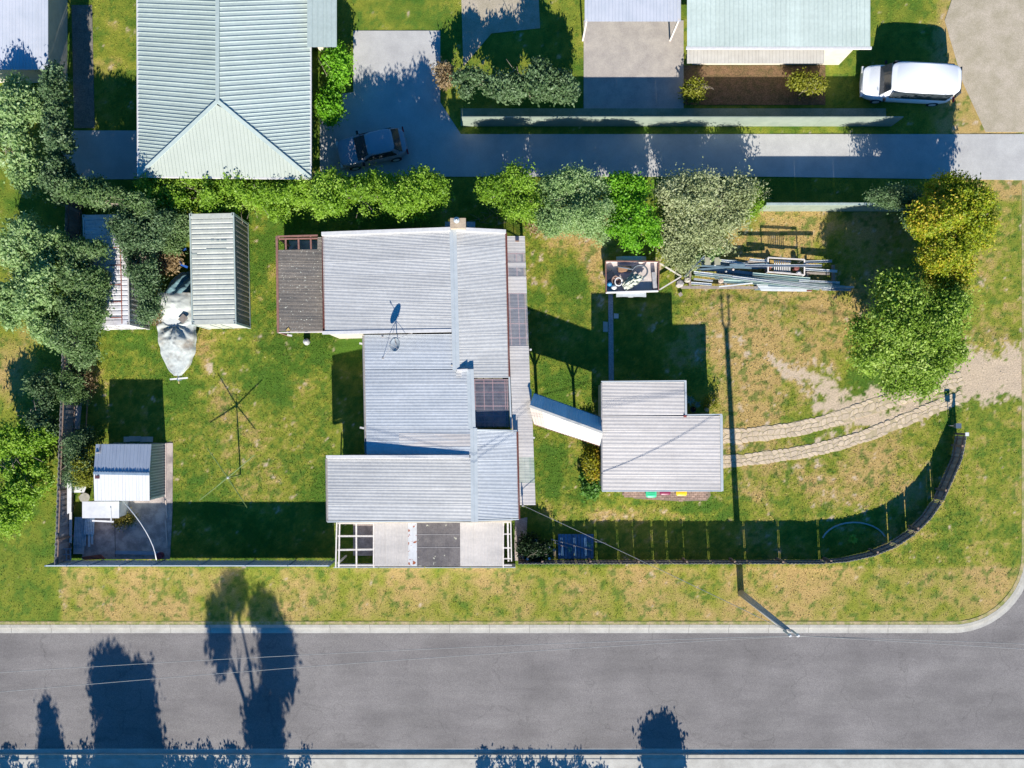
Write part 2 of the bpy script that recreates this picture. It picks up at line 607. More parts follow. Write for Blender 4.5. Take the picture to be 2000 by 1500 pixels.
def strip(name, pts, o0, o1, z0, z1, m, parent=None, struct=True):
    a, b = strip_pts(pts, o0, o1)
    mb = MB(); n = len(a)
    vs = []
    for p, q in zip(a, b):
        vs += [(p.x, p.y, z0), (p.x, p.y, z1), (q.x, q.y, z1), (q.x, q.y, z0)]
    fs = []
    for i in range(n - 1):
        k = 4 * i
        fs += [(k, k + 4, k + 5, k + 1), (k + 1, k + 5, k + 6, k + 2), (k + 2, k + 6, k + 7, k + 3)]
    fs += [(0, 1, 2, 3), (4 * n - 4, 4 * n - 1, 4 * n - 2, 4 * n - 3)]
    mb.add(vs, fs)
    o = mb.build(name, m, parent)
    if struct and parent is None: tag(o, kind='structure')
    return o


strip('gutter', kp, -.003, -.34, -.2, -.112, m_conc)
strip('kerb', kp, .0, .17, -.2, .012, m_kerb)
m_jt = mat('dark kerb joint', (.2, .19, .17))  # dark colour of the joints in kerb and gutter
strip('verge_edge', kp, .172, .36, -.03, .006, mat('gravelly verge edge', (.42, .33, .18), (.24, .25, .07), scale=2.2, rough=.95, fine=(25, .35), lo=.42, hi=.58))
kj = MB()
for i in range(24):
    uu = 20 + i * 78
    if uu < 1850: kj.box(G(uu, 1223, .0105), (.02, .172, .012)); kj.box(G(uu, 1231.5, -.115), (.02, .33, .012))
tag(kj.build('kerb_joints', m_jt), kind='structure')
# opposite kerb and footpath
sheet('footpath', [G(-400, 1482), G(2350, 1482), G(2350, 1560), G(-400, 1560)], .05, m_conc)
strip('kerb', [G(-400, 1474), G(2350, 1474)], -.23, .0, -.2, .03, m_kerb)
strip('gutter', [G(-400, 1474), G(2350, 1474)], .003, .3, -.2, -.112, m_conc)

# neighbour's battle-axe drive and yards to the north
m_drive = mat('light neighbour drive concrete', (.50, .49, .47), (.40, .39, .38), scale=.7, rough=.85, fine=(25, .1))
sheet('driveway', [G(625, 345), G(625, 190), G(690, 180), G(690, 60), G(860, 60), G(860, 200), G(900, 262), G(2008, 262), G(2008, 352), G(1500, 345)][::-1], .012, m_drive)
sheet('path', [G(120, 380), G(120, 255), G(272, 255), G(272, 350), G(150, 350)][::-1], .010, m_drive)
m_beige = mat('beige gravel yard', (.47, .40, .31), (.36, .31, .22), scale=1.0, rough=.95, fine=(20, .2))
sheet('gravel_yard', [G(1845, 40), G(1900, -120), G(2008, -120), G(2008, 258), G(1925, 258), G(1880, 160)][::-1], .012, m_beige)
sheet('gravel_yard', [G(900, -40), G(1050, -40), G(1055, 55), G(960, 65), G(905, 130)][::-1], .014, m_beige)
sheet('patio_slab', [G(1140, 40), G(1335, 40), G(1335, 235), G(1140, 235)][::-1], .02, mat('patio slab concrete', (.46, .41, .36), (.36, .32, .29), scale=1.5, rough=.9, fine=(20, .12)))
sheet('garden_bed', [G(1336, 128), G(1612, 128), G(1612, 205), G(1336, 205)][::-1], .016, mat('brown garden mulch', (.19, .11, .06), (.10, .075, .03), scale=2.5, rough=.95, fine=(14, .4), bump=.4))
sheet('garden_bed', [G(140, 10), G(180, 10), G(185, 250), G(145, 250)][::-1], .016, mat('grey side path soil', (.22, .20, .17), (.15, .14, .12), scale=2.5, rough=.95, fine=(14, .3)))

# slab west: dark concrete yard with pieces, slab strip east of the garden shed
sl_o = sheet('concrete_slab', [G(222, 865), G(338, 865), G(337, 1000), G(332, 1092), G(160, 1092), G(175, 985), G(222, 985)][::-1], .03, m_conc_d)
m_crack_hole = mat('crack dirt and hole shade', (.07, .06, .05))
b = MB(); b.beam(G(224, 990, .032), G(226, 1088, .032), .03, .008); b.build('slab_joint', m_crack_hole, sl_o)
# concrete edging next to the garage
sheet('edging_strip', [G(1188, 575), G(1197, 575), G(1199, 760), G(1189, 760)][::-1], .035, mat('pebbled grey edging', (.42, .41, .42), (.2, .2, .22), scale=18, rough=.9))
for (a, b_, c, d) in ((1178, 628, 1187, 648), (1199, 612, 1208, 622)):
    sheet('stepping_slab', [G(a, b_), G(c, b_ + 1), G(c, d), G(a, d)][::-1], .03, m_conc)
sheet('gravel_path', [G(1006, 1015), G(1030, 1010), G(1026, 1095), G(1004, 1095)][::-1], .012, m_conc_d)

# brick apron south of the garage: single bricks laid on a bed
apron = sheet('brick_apron', [G(1215, 945), G(1385, 945), G(1388, 968), G(1380, 978), G(1325, 979), G(1240, 974), G(1215, 962)][::-1], .012, mat('sandy joint bed', (.25, .20, .15), (.18, .14, .10), scale=5, rough=.95))
m_brk = mat('worn pinkish brown paver', (.36, .25, .20), (.27, .19, .155), scale=7, rough=.9, fine=(40, .15), objvar=.18)
bm_ = MB(); bm_.box((0, 0, .02), (.225, .11, .04)); brick_me = bm_.mesh('brick', m_brk)
cnt = 0
for r in range(8):
    for c in range(20):
        u = 1219 + c * 8.2 + (4 if r % 2 else 0); v = 949 + r * 4.1
        if v > 974 - .1 * abs(u - 1330) ** .9 + 4 or u > 1384 or cnt > 290: continue
        p = G(u, v, .0)
        q = put('brick', brick_me, apron, p + Vector((random.uniform(-.004, .004), random.uniform(-.004, .004), random.uniform(-.004, .004))), random.uniform(-.03, .03)); cnt += 1

# ------------------------------------------------------------------ crazy paving wheel tracks
m_stone = mat('buff crazy paving stone', (.62, .49, .35), (.47, .38, .27), scale=4, rough=.9, fine=(30, .14), objvar=.14)
m_bed = mat('dusty joint soil', (.52, .41, .28), (.34, .29, .16), scale=5, rough=.95, fine=(25, .2))


def interp(path, t):
    """point at arclength parameter t in 0..1 along pixel polyline, with normal"""
    L = [0]
    for a, b in zip(path[:-1], path[1:]):
        L.append(L[-1] + math.dist(a, b))
    s_ = t * L[-1]
    for i in range(len(path) - 1):
        if s_ <= L[i + 1] or i == len(path) - 2:
            k = (s_ - L[i]) / (L[i + 1] - L[i])
            a, b = path[i], path[i + 1]
            d = Vector((b[0] - a[0], b[1] - a[1])).normalized()
            return (a[0] + (b[0] - a[0]) * k, a[1] + (b[1] - a[1]) * k), (-d.y, d.x)


tracks = [([(1405, 852), (1450, 851), (1500, 846), (1550, 839), (1600, 828), (1650, 812), (1700, 795), (1760, 775), (1820, 757), (1880, 738)], 27),
          ([(1405, 902), (1450, 899), (1500, 893), (1550, 886), (1600, 877), (1650, 864), (1700, 848), (1760, 824), (1820, 798), (1880, 774)], 23)]
for path, wid in tracks:
    n = 48
    pts = [interp(path, i / n) for i in range(n + 1)]
    wv_ = [wid + 3 * math.sin(i * .9) + 2 * math.sin(i * 2.3) for i in range(n + 1)]
    A = [G(p[0] + q[0] * wv_[i] / 2, p[1] + q[1] * wv_[i] / 2) for i, (p, q) in enumerate(pts)]
    B = [G(p[0] - q[0] * wv_[i] / 2, p[1] - q[1] * wv_[i] / 2) for i, (p, q) in enumerate(pts)]
    bed = sheet('stone_track', A + B[::-1], .003, m_bed)
    rows = 3; cols = 46
    node = {}
    for i in range(cols + 1):
        for j in range(rows + 1):
            p, q = interp(path, i / cols)
            e = (j / rows - .5) * (wid + 2.0)
            ju = (random.uniform(-3.6, 3.6) + (2.4 if j % 2 else -2.4)) if 0 < i < cols else 0
            jv = random.uniform(-3.4, 3.4) if 0 < j < rows else random.uniform(-1.2, 1.2)
            d = (q[1], -q[0])
            node[i, j] = Vector((p[0] + q[0] * (e + jv) + d[0] * ju, p[1] + q[1] * (e + jv) + d[1] * ju))
    for i in range(cols):
        for j in range(rows):
            if random.random() < (.03 + .17 * (i / cols) ** 2): continue
            qd = [node[i, j], node[i + 1, j], node[i + 1, j + 1], node[i, j + 1]]
            c = sum(qd, Vector((0, 0))) / 4
            ring = []
            for k in range(4):           # chamfered corners -> eight sided stone
                a = qd[k]; pv = qd[k - 1]; nxv = qd[(k + 1) % 4]
                f1 = random.uniform(.12, .34); f2 = random.uniform(.12, .34)
                ring += [a.lerp(pv, f1), a.lerp(nxv, f2)]
            ring = [c + (r_ - c) * .90 for r_ in ring]
            zt = .012 + random.uniform(0, .009)
            w0 = [G(r_.x, r_.y, .0) for r_ in ring]
            wc = G(c.x, c.y)
            mb = MB()
            mb.loft([[Vector((p_.x, p_.y, 0)) for p_ in w0], [Vector((p_.x, p_.y, zt - .006)) for p_ in w0],
                     [Vector((wc.x + (p_.x - wc.x) * .93, wc.y + (p_.y - wc.y) * .93, zt)) for p_ in w0]])
            mb.build('paving_stone', m_stone, bed)

# ------------------------------------------------------------------ roofing
m_roof = mat('galvanised corrugated steel', (.575, .565, .545), (.48, .475, .465), scale=1.3, rough=.42, metal=.15, spec=.5, stretch=(.35, 1, 1), objvar=.07, fine=(7, .08))
m_roof_b = mat('cool grey corrugated steel', (.545, .565, .585), (.46, .485, .51), scale=1.3, rough=.42, metal=.15, spec=.5, stretch=(.35, 1, 1), objvar=.07, fine=(7, .08))
m_roof_w = mat('white corrugated steel', (.59, .55, .52), (.48, .45, .43), scale=1.1, rough=.45, metal=.1, stretch=(.3, 1, 1), objvar=.04, fine=(8, .06))
m_cap = mat('pale ridge flashing', (.52, .555, .57), (.45, .485, .50), scale=3, rough=.45, metal=.1)
m_barge = mat('white painted barge', (.66, .64, .63), (.55, .54, .53), scale=5, rough=.5)
m_red = mat('dark red gutter', (.16, .055, .045), (.11, .04, .035), scale=8, rough=.5)
m_grey_g = mat('grey gutter', (.35, .33, .33), (.26, .25, .25), scale=8, rough=.5)
m_wall = mat('cream weatherboard wall', (.55, .50, .42), (.46, .42, .35), scale=3, rough=.7)
m_wood = mat('reddish stained timber', (.30, .15, .12), (.20, .10, .08), scale=9, rough=.8)
m_pink = mat('pink primed timber batten', (.62, .36, .34), (.50, .27, .26), scale=9, rough=.8)
m_wtim = mat('white painted timber', (.68, .64, .60), (.52, .47, .43), scale=9, rough=.7)
m_clear = mat('clear corrugated plastic', (.50, .49, .52), (.38, .38, .42), scale=3, rough=.25, alpha=.46)
m_green = mat('green tinted corrugated plastic', (.50, .55, .50), (.38, .44, .39), scale=3, rough=.3, alpha=.75)
m_lich = spots(mat('lichened old fibre cement', (.235, .20, .165), (.15, .135, .12), scale=1.5, rough=.9, stretch=(.3, 1, 1), fine=(16, .25), objvar=.12), (.50, .50, .42), 8.5, .66)
m_lich2 = spots(mat('lichened brown plastic sheet', (.17, .155, .155), (.115, .105, .11), scale=2.0, rough=.7, fine=(14, .2), objvar=.08), (.47, .46, .38), 3.2, .68)
m_rusty = spots(mat('galvanised sheet with rust', (.57, .58, .60), (.50, .51, .53), scale=1.5, rough=.5, fine=(9, .06)), (.30, .09, .04), 4.5, .60)


def plane(parent, A, B, C, D, m, width=.762, pitch=.0762, amp=.0105, name='roof_sheet', lap=.003, prof='sin'):
    """a roof plane of single profiled sheets; ribs run A-B, sheets follow A-D"""
    L = ((D - A).length + (C - B).length) / 2
    n = max(1, round(L / width))
    for i in range(n):
        t0, t1 = i / n, (i + 1) / n
        z = Vector((0, 0, lap * (i % 2)))
        mb = MB()
        ov = .3 * pitch / L
        mb.corr(A.lerp(D, t0) + z, B.lerp(C, t0) + z, B.lerp(C, min(1, t1 + ov)) + z, A.lerp(D, min(1, t1 + ov)) + z, pitch, amp, prof)
        mm = m[i % len(m)] if isinstance(m, list) else m
        clean(mb.build(name, mm, parent), 70) if prof == 'sin' else mb.build(name, mm, parent)


def bar(parent, name, p, q, w_, h_, m):
    return MB().beam(p, q, w_, h_).build(name, m, parent)


def walls(parent, pts, z1, m, z0=0.0, name='wall'):
    """closed ring of wall panels, each its own part"""
    n = len(pts)
    for i in range(n):
        a, b = pts[i], pts[(i + 1) % n]
        d = (b - a).normalized() * .05
        p = Vector((a.x, a.y, (z0 + z1) / 2)) + d * 0
        q = Vector((b.x, b.y, (z0 + z1) / 2)) - d
        MB().beam(p + d, q, .1, z1 - z0).build(name, m, parent)


EV, RG = 2.85, 3.7
house = thing('house', 'large single-storey house with pale corrugated roofs in three joined gables, satellite dish on top', 'house', G(860, 760))
# upper gable
a0, a1 = P(630, 459, EV), P(634, 648, EV)
r0, r1 = P(883, 449, RG), P(888, 646, RG)
plane(house, r0, a0, a1, r1, m_roof)
r2 = P(890, 722, RG)
e0, e1 = P(987, 455, 2.95), P(993.5, 738, 2.95)
plane(house, P(886, 449, RG), e0, e1, P(891, 738, RG), m_roof)
# middle gable, west side, in two pieces because the upper ridge ends half way
mw = lambda u, v: P(u, v, 2.8 + .9 * (u - 714) / (918 - 714))
plane(house, mw(886, 652), mw(711.5, 654), mw(713, 721), mw(889, 721), m_roof_b)
plane(house, mw(917.5, 722), mw(713, 721.5), mw(716, 889), mw(922, 889), m_roof_b)
# paler replaced sheet run on the middle roof
lift = Vector((0, 0, .012))
plane(house, mw(919, 848) + lift, mw(779, 846) + lift, mw(780, 872) + lift, mw(920, 872) + lift, m_roof_w, name='patch_sheet')
# lower gable
plane(house, P(921, 894, RG), P(639, 895, EV), P(640.5, 1017, EV), P(925, 1015, RG), m_roof)
plane(house, P(925, 840, RG), P(1009, 843, 3.05), P(1013, 1012, 3.05), P(928, 1015, RG), m_roof_b)
# ridge caps
for nm, p, q in (('ridge_cap', P(884.5, 445, RG + .03), P(891, 723, RG + .03)), ('ridge_cap', P(918, 721, RG + .035), P(922, 838, RG + .035)), ('ridge_cap', P(925, 836, RG + .04), P(927, 1019, RG + .04))):
    mb = MB()
    d = (q - p).normalized(); x = d.cross(Vector((0, 0, 1))).normalized()
    sec = [(-.19, -.022), (-.03, .012), (0, .03), (.03, .012), (.19, -.022)]
    mb.loft([[e + x * s_ + Vector((0, 0, z)) for s_, z in sec] + [e + x * s_ + Vector((0, 0, z - .006)) for s_, z in sec[::-1]] for e in (p, q)])
    mb.build(nm, m_cap, house)
# barges (rake boards and flashings)
def barge(p, q, w_=.2, t=.14, m=m_barge):
    bar(house, 'barge_board', p, q, w_, t, m)
barge(P(628.5, 457, EV + .05), P(880, 447.5, RG + .03))
barge(P(890, 447.5, RG + .03), P(987.5, 452.5, 2.98))
barge(P(630, 650, EV - .03), P(882, 645.5, RG - .04), .17, .1)
barge(P(637.5, 892, EV + .05), P(917, 891.5, RG + .03), .16)
barge(P(640, 1019, EV - .045), P(922, 1016.5, RG - .045), .07, .1, m_cap)
barge(P(930, 1016.5, RG - .045), P(1013, 1014, 3.0), .07, .1, m_cap)
barge(P(893, 723, RG - .03), P(914, 722, RG + .02), .09, .2)
barge(P(930, 839.3, RG - .02), P(1009, 841, 3.06), .06, .12, m_cap)
# gutters
for p, q, m in ((P(631, 461, EV - .06), P(633, 648, EV - .06), m_red), (P(710, 655, 2.72), P(715, 888, 2.72), m_grey_g), (P(638, 896, 2.78), P(640, 1019, 2.78), m_grey_g),
                (P(988.5, 455, 2.88), P(994.5, 736, 2.88), m_red), (P(1010.5, 843, 2.98), P(1014, 1014, 2.98), m_red)):
    mb = MB().channel(p, q, .11, .09); mb.build('gutter', m, house)
# walls with eaves overhang
walls(house, [G(658, 492), G(880, 484), G(978, 484), G(984, 740), G(892, 742), G(888, 655), G(662, 660)], 2.72, m_wall)
walls(house, [G(736, 664), G(884, 662), G(916, 735), G(920, 880), G(740, 880)], 2.62, m_wall)
walls(house, [G(678, 890), G(922, 886), G(996, 850), G(1000, 1006), G(680, 1008)], 2.72, m_wall)
# gable infill triangles
for a, b_, c in ((G(664, 484), G(886, 480), G(978, 484)), (G(678, 1005), G(922, 1003), G(1000, 1003)), (G(678, 893), G(920, 893), G(990, 893)), (G(662, 657), G(886, 657), G(975, 657))):
    mb = MB(); mb.add([(a.x, a.y, 2.72), (c.x, c.y, 2.72), (b_.x, b_.y, 3.55), (a.x, a.y - .05, 2.72), (c.x, c.y - .05, 2.72), (b_.x, b_.y - .05, 3.55)],
                      [(0, 1, 2), (3, 5, 4), (0, 3, 4, 1), (1, 4, 5, 2), (2, 5, 3, 0)])
    mb.build('gable_infill', m_wall, house)
mb = MB(); a = G(890, 719); b_ = G(915, 719); mb.slab([(a.x, a.y), (b_.x, b_.y), (b_.x, b_.y - .05), (a.x, a.y - .05)], 3.3, 3.6); mb.build('gable_infill', m_wall, house)
# windows and doors on the outer walls
m_glass = mat('dark window glass', (.05, .06, .07), (.03, .04, .05), rough=.08, spec=.8)
def window(parent, a, b, z0, z1, outn, name='window'):
    p = Vector(((a.x + b.x) / 2, (a.y + b.y) / 2, (z0 + z1) / 2)) + outn * .055
    L = (b - a).length
    ang = math.atan2(b.y - a.y, b.x - a.x)
    w_ = MB()
    for dx, dz, sx, sz in ((0, (z1 - z0) / 2, L + .1, .06), (0, -(z1 - z0) / 2, L + .1, .06), (-L / 2, 0, .06, z1 - z0 - .07), (L / 2, 0, .06, z1 - z0 - .07), (0, 0, .04, z1 - z0 - .07)):
        w_.box(p + Vector((math.cos(ang) * dx, math.sin(ang) * dx, dz)), (sx, .06, sz), ang)
    fr = w_.build(name, m_barge, parent)
    MB().box(p - outn * .008, (L - .07, .02, z1 - z0 - .07), ang).build('pane', m_glass, fr)
window(house, G(740, 1008.6), G(790, 1008.6), .9, 2.1, Vector((0, -1, 0)))
window(house, G(860, 1007.5), G(905, 1007.5), .05, 2.1, Vector((0, -1, 0)), 'door')
window(house, G(982, 520), G(984, 560), .9, 2.1, Vector((1, 0, 0)))
window(house, G(984, 640), G(985, 665), .05, 2.1, Vector((1, 0, 0)), 'door')
window(house, G(737, 720), G(739, 770), .9, 2.1, Vector((-1, 0, 0)))
window(house, G(659.5, 540), G(661, 590), .9, 2.1, Vector((-1, 0, 0)))
# white downpipe elbows seen beside the eaves
for p in (P(707, 671.5, 2.5), P(708, 836, 2.5), P(679, 652, 2.4), P(566, 655, 2.0)):
    MB().beam(p + Vector((-.14, .03, 0)), p + Vector((.12, -.02, -.02)), .1, .08).build('downpipe', m_barge, house)
# translucent light-well roof beside the middle gable
mm_ = mat('smoky clear corrugated plastic', (.34, .33, .38), (.24, .24, .30), scale=3, rough=.25, alpha=.42)
lw = lambda u, v, dz=0: P(u, v, 3.30 - .62 * (u - 922) / 71 + dz)
plane(house, lw(922.5, 740), lw(993, 740), lw(996, 834), lw(924, 835), mm_, name='skylight_sheet', width=.8)
for u in (927, 945, 962, 986, 990):
    MB().beam(lw(u, 740, -.06), lw(u + 2.3, 834, -.06), .045, .06).build('batten', m_pink, house)
for v in (742, 748, 766, 793, 812, 824):
    MB().beam(lw(924, v, -.11), lw(993, v, -.11), .05, .05).build('rafter', m_pink, house)
mb = MB(); mb.slab([tuple(G(u, v)[:2]) for u, v in ((925, 742), (985, 742), (987, 832), (925, 832))], 0.0, .06); mb.build('light_well_floor', m_conc_d, house)
bar(house, 'flashing', P(994.5, 733, 2.80), P(998.5, 837, 2.80), .09, .08, m_cap)

# east verandah: metal and clear sheets laid side by side
ver = lambda t, v, dz=0: P(985 + (v - 461) * .045 + t * (40 + (v - 461) * -.009), v, 2.72 - .34 * t + dz)
segs = [(461, 493, m_roof_w, 2), (493, 513, m_clear, 1), (513, 522, m_roof_w, 1), (522, 540, m_clear, 1), (540, 572, m_roof_w, 1), (572, 676, m_clear, 4), (676, 760, m_roof_w, 3), (760, 893, m_roof_w, 5),
        (893, 943, m_green, 2), (943, 986, m_roof_w, 2)]
for v0, v1, m, n in segs:
    for i in range(n):
        a = v0 + (v1 - v0) * i / n; b_ = v0 + (v1 - v0) * (i + 1) / n + .6
        dz = .004 * (i % 2) + (.006 if v0 in (760, 943) else 0)
        tE = 1.0 if v0 < 745 else 1.06
        mb = MB(); mb.corr(ver(0, a, dz), ver(tE, a, dz), ver(tE, b_, dz), ver(0, b_, dz), .0762, .009)
        clean(mb.build('verandah_sheet', m, house), 70)
for t in (.12, .55, .9):
    bar(house, 'batten', ver(t, 463, -.06), ver(t, 984, -.06), .045, .07, m_pink)
for v in (463, 495, 512, 540, 573, 602, 632, 660, 676, 720, 765, 810, 855, 893, 925, 943, 984):
    bar(house, 'rafter', ver(.02, v, -.12), ver(.97, v, -.12), .045, .05, m_pink)
for v in (466, 560, 655, 750, 845, 950):
    p = ver(.93, v); bar(house, 'post', Vector((p.x, p.y, 0)), Vector((p.x, p.y, p.z - .12)), .09, .09, m_wtim)
b = MB(); b.slab([tuple(G(*q)[:2]) for q in ((985, 490), (1018, 490), (1036, 965), (1005, 965))][::-1], 0, .08); b.build('verandah_floor', m_conc_d, house)
b = MB(); c = ver(.62, 466.5, .0); b.box(c + Vector((0, 0, .05)), (.2, .22, .12)); b.build('roof_vent', mat('dark vent cowl', (.05, .06, .10), rough=.4), house)
b = MB(); b.box(ver(.62, 470, .03), (.2, .08, .05)); b.build('vent_base', mat('rusty tin', (.3, .16, .08)), house)
# downpipe heads on the verandah edge
for v in (683, 855):
    bar(house, 'downpipe', ver(1.03, v, -.1), ver(1.12, v, -.12), .09, .1, m_barge)

# west lean-to: brown frame open at the north end, lichened sheets
lt = lambda u, v, dz=0: P(u, v, 2.62 - .25 * (632 - u) / 90 + dz)
plane(house, lt(630, 487), lt(543, 488), lt(544, 647), lt(631.5, 646), m_lich, name='lean_to_sheet')
mb = MB(); mb.corr(lt(630, 463), lt(620, 463), lt(620, 487), lt(630, 487), .0762, .009); mb.build('lean_to_sheet', m_lich, house)
for a, b_, w_, h_ in (((541, 462), (543.5, 650), .12, .14), ((541, 462), (621, 460), .08, .12), ((546, 466.5), (621, 465.5), .06, .1)):
    bar(house, 'beam', lt(*a, -.03), lt(*b_, -.03), w_, h_, m_wood)
for u in (558, 583, 607):
    bar(house, 'rafter', lt(u, 461, -.06), lt(u + 1, 490, -.06), .09, .1, m_wood)
bar(house, 'fascia', lt(543, 649.5, -.02), lt(631, 648.5, -.02), .05, .1, m_wtim)
for v in (464, 555, 648):
    p = lt(543, v); bar(house, 'post', Vector((p.x, p.y, 0)), Vector((p.x, p.y, p.z - .1)), .1, .1, m_wood)
b = MB(); q = lt(563, 644); b.add([q + Vector((-.13, -.05, .02)), q + Vector((.13, -.05, .02)), q + Vector((.02, .13, .03)), q + Vector((-.13, -.05, .04)), q + Vector((.13, -.05, .04)), q + Vector((.02, .13, .05))],
                                 [(0, 2, 1), (3, 4, 5), (0, 1, 4, 3), (1, 2, 5, 4), (2, 0, 3, 5)])
b.build('cut_corner', mat('yellow broken edge', (.5, .36, .12)), house)
b = MB(); b.slab([tuple(G(*q)[:2]) for q in ((565, 470), (655, 470), (658, 650), (560, 650))][::-1], 0, .05); b.build('lean_to_floor', m_conc_d, house)

# south pergola: open white frame, two white sheet runs, brown sheets
pg = lambda u, v, dz=0: P(u, v, 2.55 - .3 * (v - 1020) / 95 + dz)
def prun(u0, u1, m, n, z=0, nm='pergola_sheet'):
    for i in range(n):
        a = u0 + (u1 - u0) * i / n; b_ = u0 + (u1 - u0) * (i + 1) / n + .5
        mb = MB(); mb.corr(pg(a, 1016, z + .004 * (i % 2)), pg(a + .6, 1106, z + .004 * (i % 2)), pg(b_ + .6, 1106, z + .004 * (i % 2)), pg(b_, 1016, z + .004 * (i % 2)), .0762, .015)
        clean(mb.build(nm, m, house), 70)
prun(731, 797, m_roof_w, 3)
prun(797, 815, m_rusty, 1, .003)
prun(814, 898, m_lich2, 4, .012)
prun(898, 981, m_roof_w, 3)
for v in (1044, 1069):
    bar(house, 'lap_line', pg(815, v, .026), pg(898, v, .026), .03, .008, m_grey_g)
for a, b_, w_ in (((658, 1020), (656, 1108), .07), ((663.5, 1020), (662, 1108), .07), ((696, 1020), (696.5, 1108), .08), ((730, 1020), (730, 1108), .07),
                  ((660, 1022), (731, 1022), .07), ((660, 1047), (731, 1047), .09), ((660, 1074), (731, 1073), .09), ((660, 1104), (1000, 1104), .09),
                  ((983, 1018), (983, 1108), .06), ((991.5, 1018), (993, 1092), .09), ((997.5, 1016), (999, 1096), .06),
                  ((982, 1020), (998, 1020), .06), ((982, 1043), (998, 1043), .06), ((982, 1070), (998, 1070), .07), ((982, 1091), (998, 1091), .06)):
    dz = -.06 if a[1] == b_[1] or abs(a[1] - b_[1]) < 3 else -.03
    bar(house, 'beam', pg(*a, dz), pg(*b_, dz), w_, .1, m_wtim)
for u, v in ((660, 1100), (731, 1100), (815, 1100), (898, 1100), (993, 1096)):
    p = pg(u, v); bar(house, 'post', Vector((p.x, p.y, 0)), Vector((p.x, p.y, p.z - .1)), .09, .09, m_wtim)
b = MB(); b.slab([tuple(G(*q)[:2]) for q in ((690, 1005), (985, 1005), (985, 1085), (690, 1085))][::-1], 0, .04); b.build('pergola_floor', m_conc_d, house)

# chimney with pot and small side roofs
m_chim = mat('buff brick chimney', (.50, .40, .29), (.38, .30, .22), scale=4, rough=.9, fine=(22, .15))
ch = MB()
c0 = P(894.5, 436, 4.15)
ch.slab([(c0.x - .38, c0.y - .24), (c0.x + .38, c0.y - .24), (c0.x + .38, c0.y + .24), (c0.x - .38, c0.y + .24)], 0, 4.08)
chim = ch.build('chimney', m_chim, house)
b = MB(); b.slab([(c0.x - .41, c0.y - .27), (c0.x + .41, c0.y - .27), (c0.x + .41, c0.y + .27), (c0.x - .41, c0.y + .27)], 4.08, 4.16)
b.build('chimney_cap', m_chim, chim)
p = P(892, 431, 4.3)
b = MB(); b.tube((p.x, p.y, 4.16), (p.x, p.y, 4.45), .12, .12, 16); b.tube((p.x, p.y, 4.44), (p.x, p.y, 4.5), .17, .15, 16); b.tube((p.x, p.y, 4.5), (p.x, p.y, 4.6), .08, .02, 12)
b.build('flue_pot', m_cap, chim, True)
m_blue_s = mat('blue grey steel', (.25, .33, .42), (.18, .25, .33), scale=4, rough=.5)
for u0, u1 in ((869, 880), (911, 928)):
    mb = MB(); mb.corr(P(u0, 445, 2.5), P(u0, 433, 2.3), P(u1, 433, 2.3), P(u1, 445, 2.5), .0762, .009); mb.build('side_roof', m_blue_s, house)
bar(house, 'soffit', P(632, 462, 2.7), P(985, 452, 2.7), .3, .03, m_wood)

# satellite dish on a braced mast, resting on the roof
dish = thing('satellite_dish', 'grey round satellite dish on a braced mast, on the middle roof', 'satellite dish', mw(778, 672))
m_dish = mat('grey dish paint', (.36, .40, .43), (.32, .36, .39), scale=4, rough=.5)
base = mw(777, 665); top = Vector((base.x, base.y, base.z + 1.15))
MB().tube(base, top, .022, .022, 8).build('mast', m_grey_g, dish)
ctr = top + Vector((.06, -.32, -.05))
nrm = Vector((-.62, .02, .78)).normalized()
ax = nrm.orthogonal().normalized(); ay = nrm.cross(ax)
rings = []
for k in range(7):
    r = .385 * k / 6 + .004
    rings.append([ctr + (ax * math.cos(t) + ay * math.sin(t)) * r + nrm * (.10 * (k / 6) ** 2) for t in np.linspace(0, 2 * math.pi, 28, endpoint=False)])
for k in range(6, -1, -1):
    r = .385 * k / 6 + .004
    rings.append([ctr + (ax * math.cos(t) + ay * math.sin(t)) * r + nrm * (.10 * (k / 6) ** 2 - .012) for t in np.linspace(0, 2 * math.pi, 28, endpoint=False)])
MB().loft(rings).build('reflector', m_dish, dish, True)
MB().tube(ctr, top, .03, .03).build('bracket', m_grey_g, dish)
MB().tube(ctr - ay * .3, ctr + nrm * .45, .012, .012, 6).build('feed_arm', m_grey_g, dish)
MB().tube(ctr + nrm * .42, ctr + nrm * .5, .03, .03, 8).build('feed_horn', m_grey_g, dish)
for (u, v) in ((747, 658), (748, 700), (804, 650)):
    f = mw(u, v) + Vector((0, 0, .02))
    MB().tube(f, top - Vector((0, 0, .35)), .009, .009, 6).build('stay', m_grey_g, dish)
    MB().box(f, (.1, .1, .02)).build('foot', m_grey_g, dish)

# ------------------------------------------------------------------ garage
GH = 2.68
gar = thing('garage', 'detached garage with white L-shaped corrugated roof beside the stone tracks', 'garage', G(1290, 850))
plane(gar, P(1336, 746, GH), P(1176, 747, GH), P(1176, 812, GH), P(1337, 811, GH), m_roof_w)
plane(gar, P(1407, 812.5, GH), P(1176, 813, GH), P(1177, 958, GH), P(1408, 957, GH), m_roof_w)
bar(gar, 'gutter', P(1338.5, 744, GH), P(1339.5, 811, GH), .11, .1, m_cap)
bar(gar, 'gutter', P(1408.5, 811, GH), P(1410, 959, GH), .14, .1, m_cap)
bar(gar, 'barge_board', P(1174, 745.5, GH), P(1340, 744, GH), .07, .12, m_cap)
bar(gar, 'barge_board', P(1342, 810.5, GH), P(1410, 809.5, GH), .07, .12, m_cap)
bar(gar, 'barge_board', P(1176, 959, GH - .055), P(1410, 958.5, GH - .055), .07, .12, m_cap)
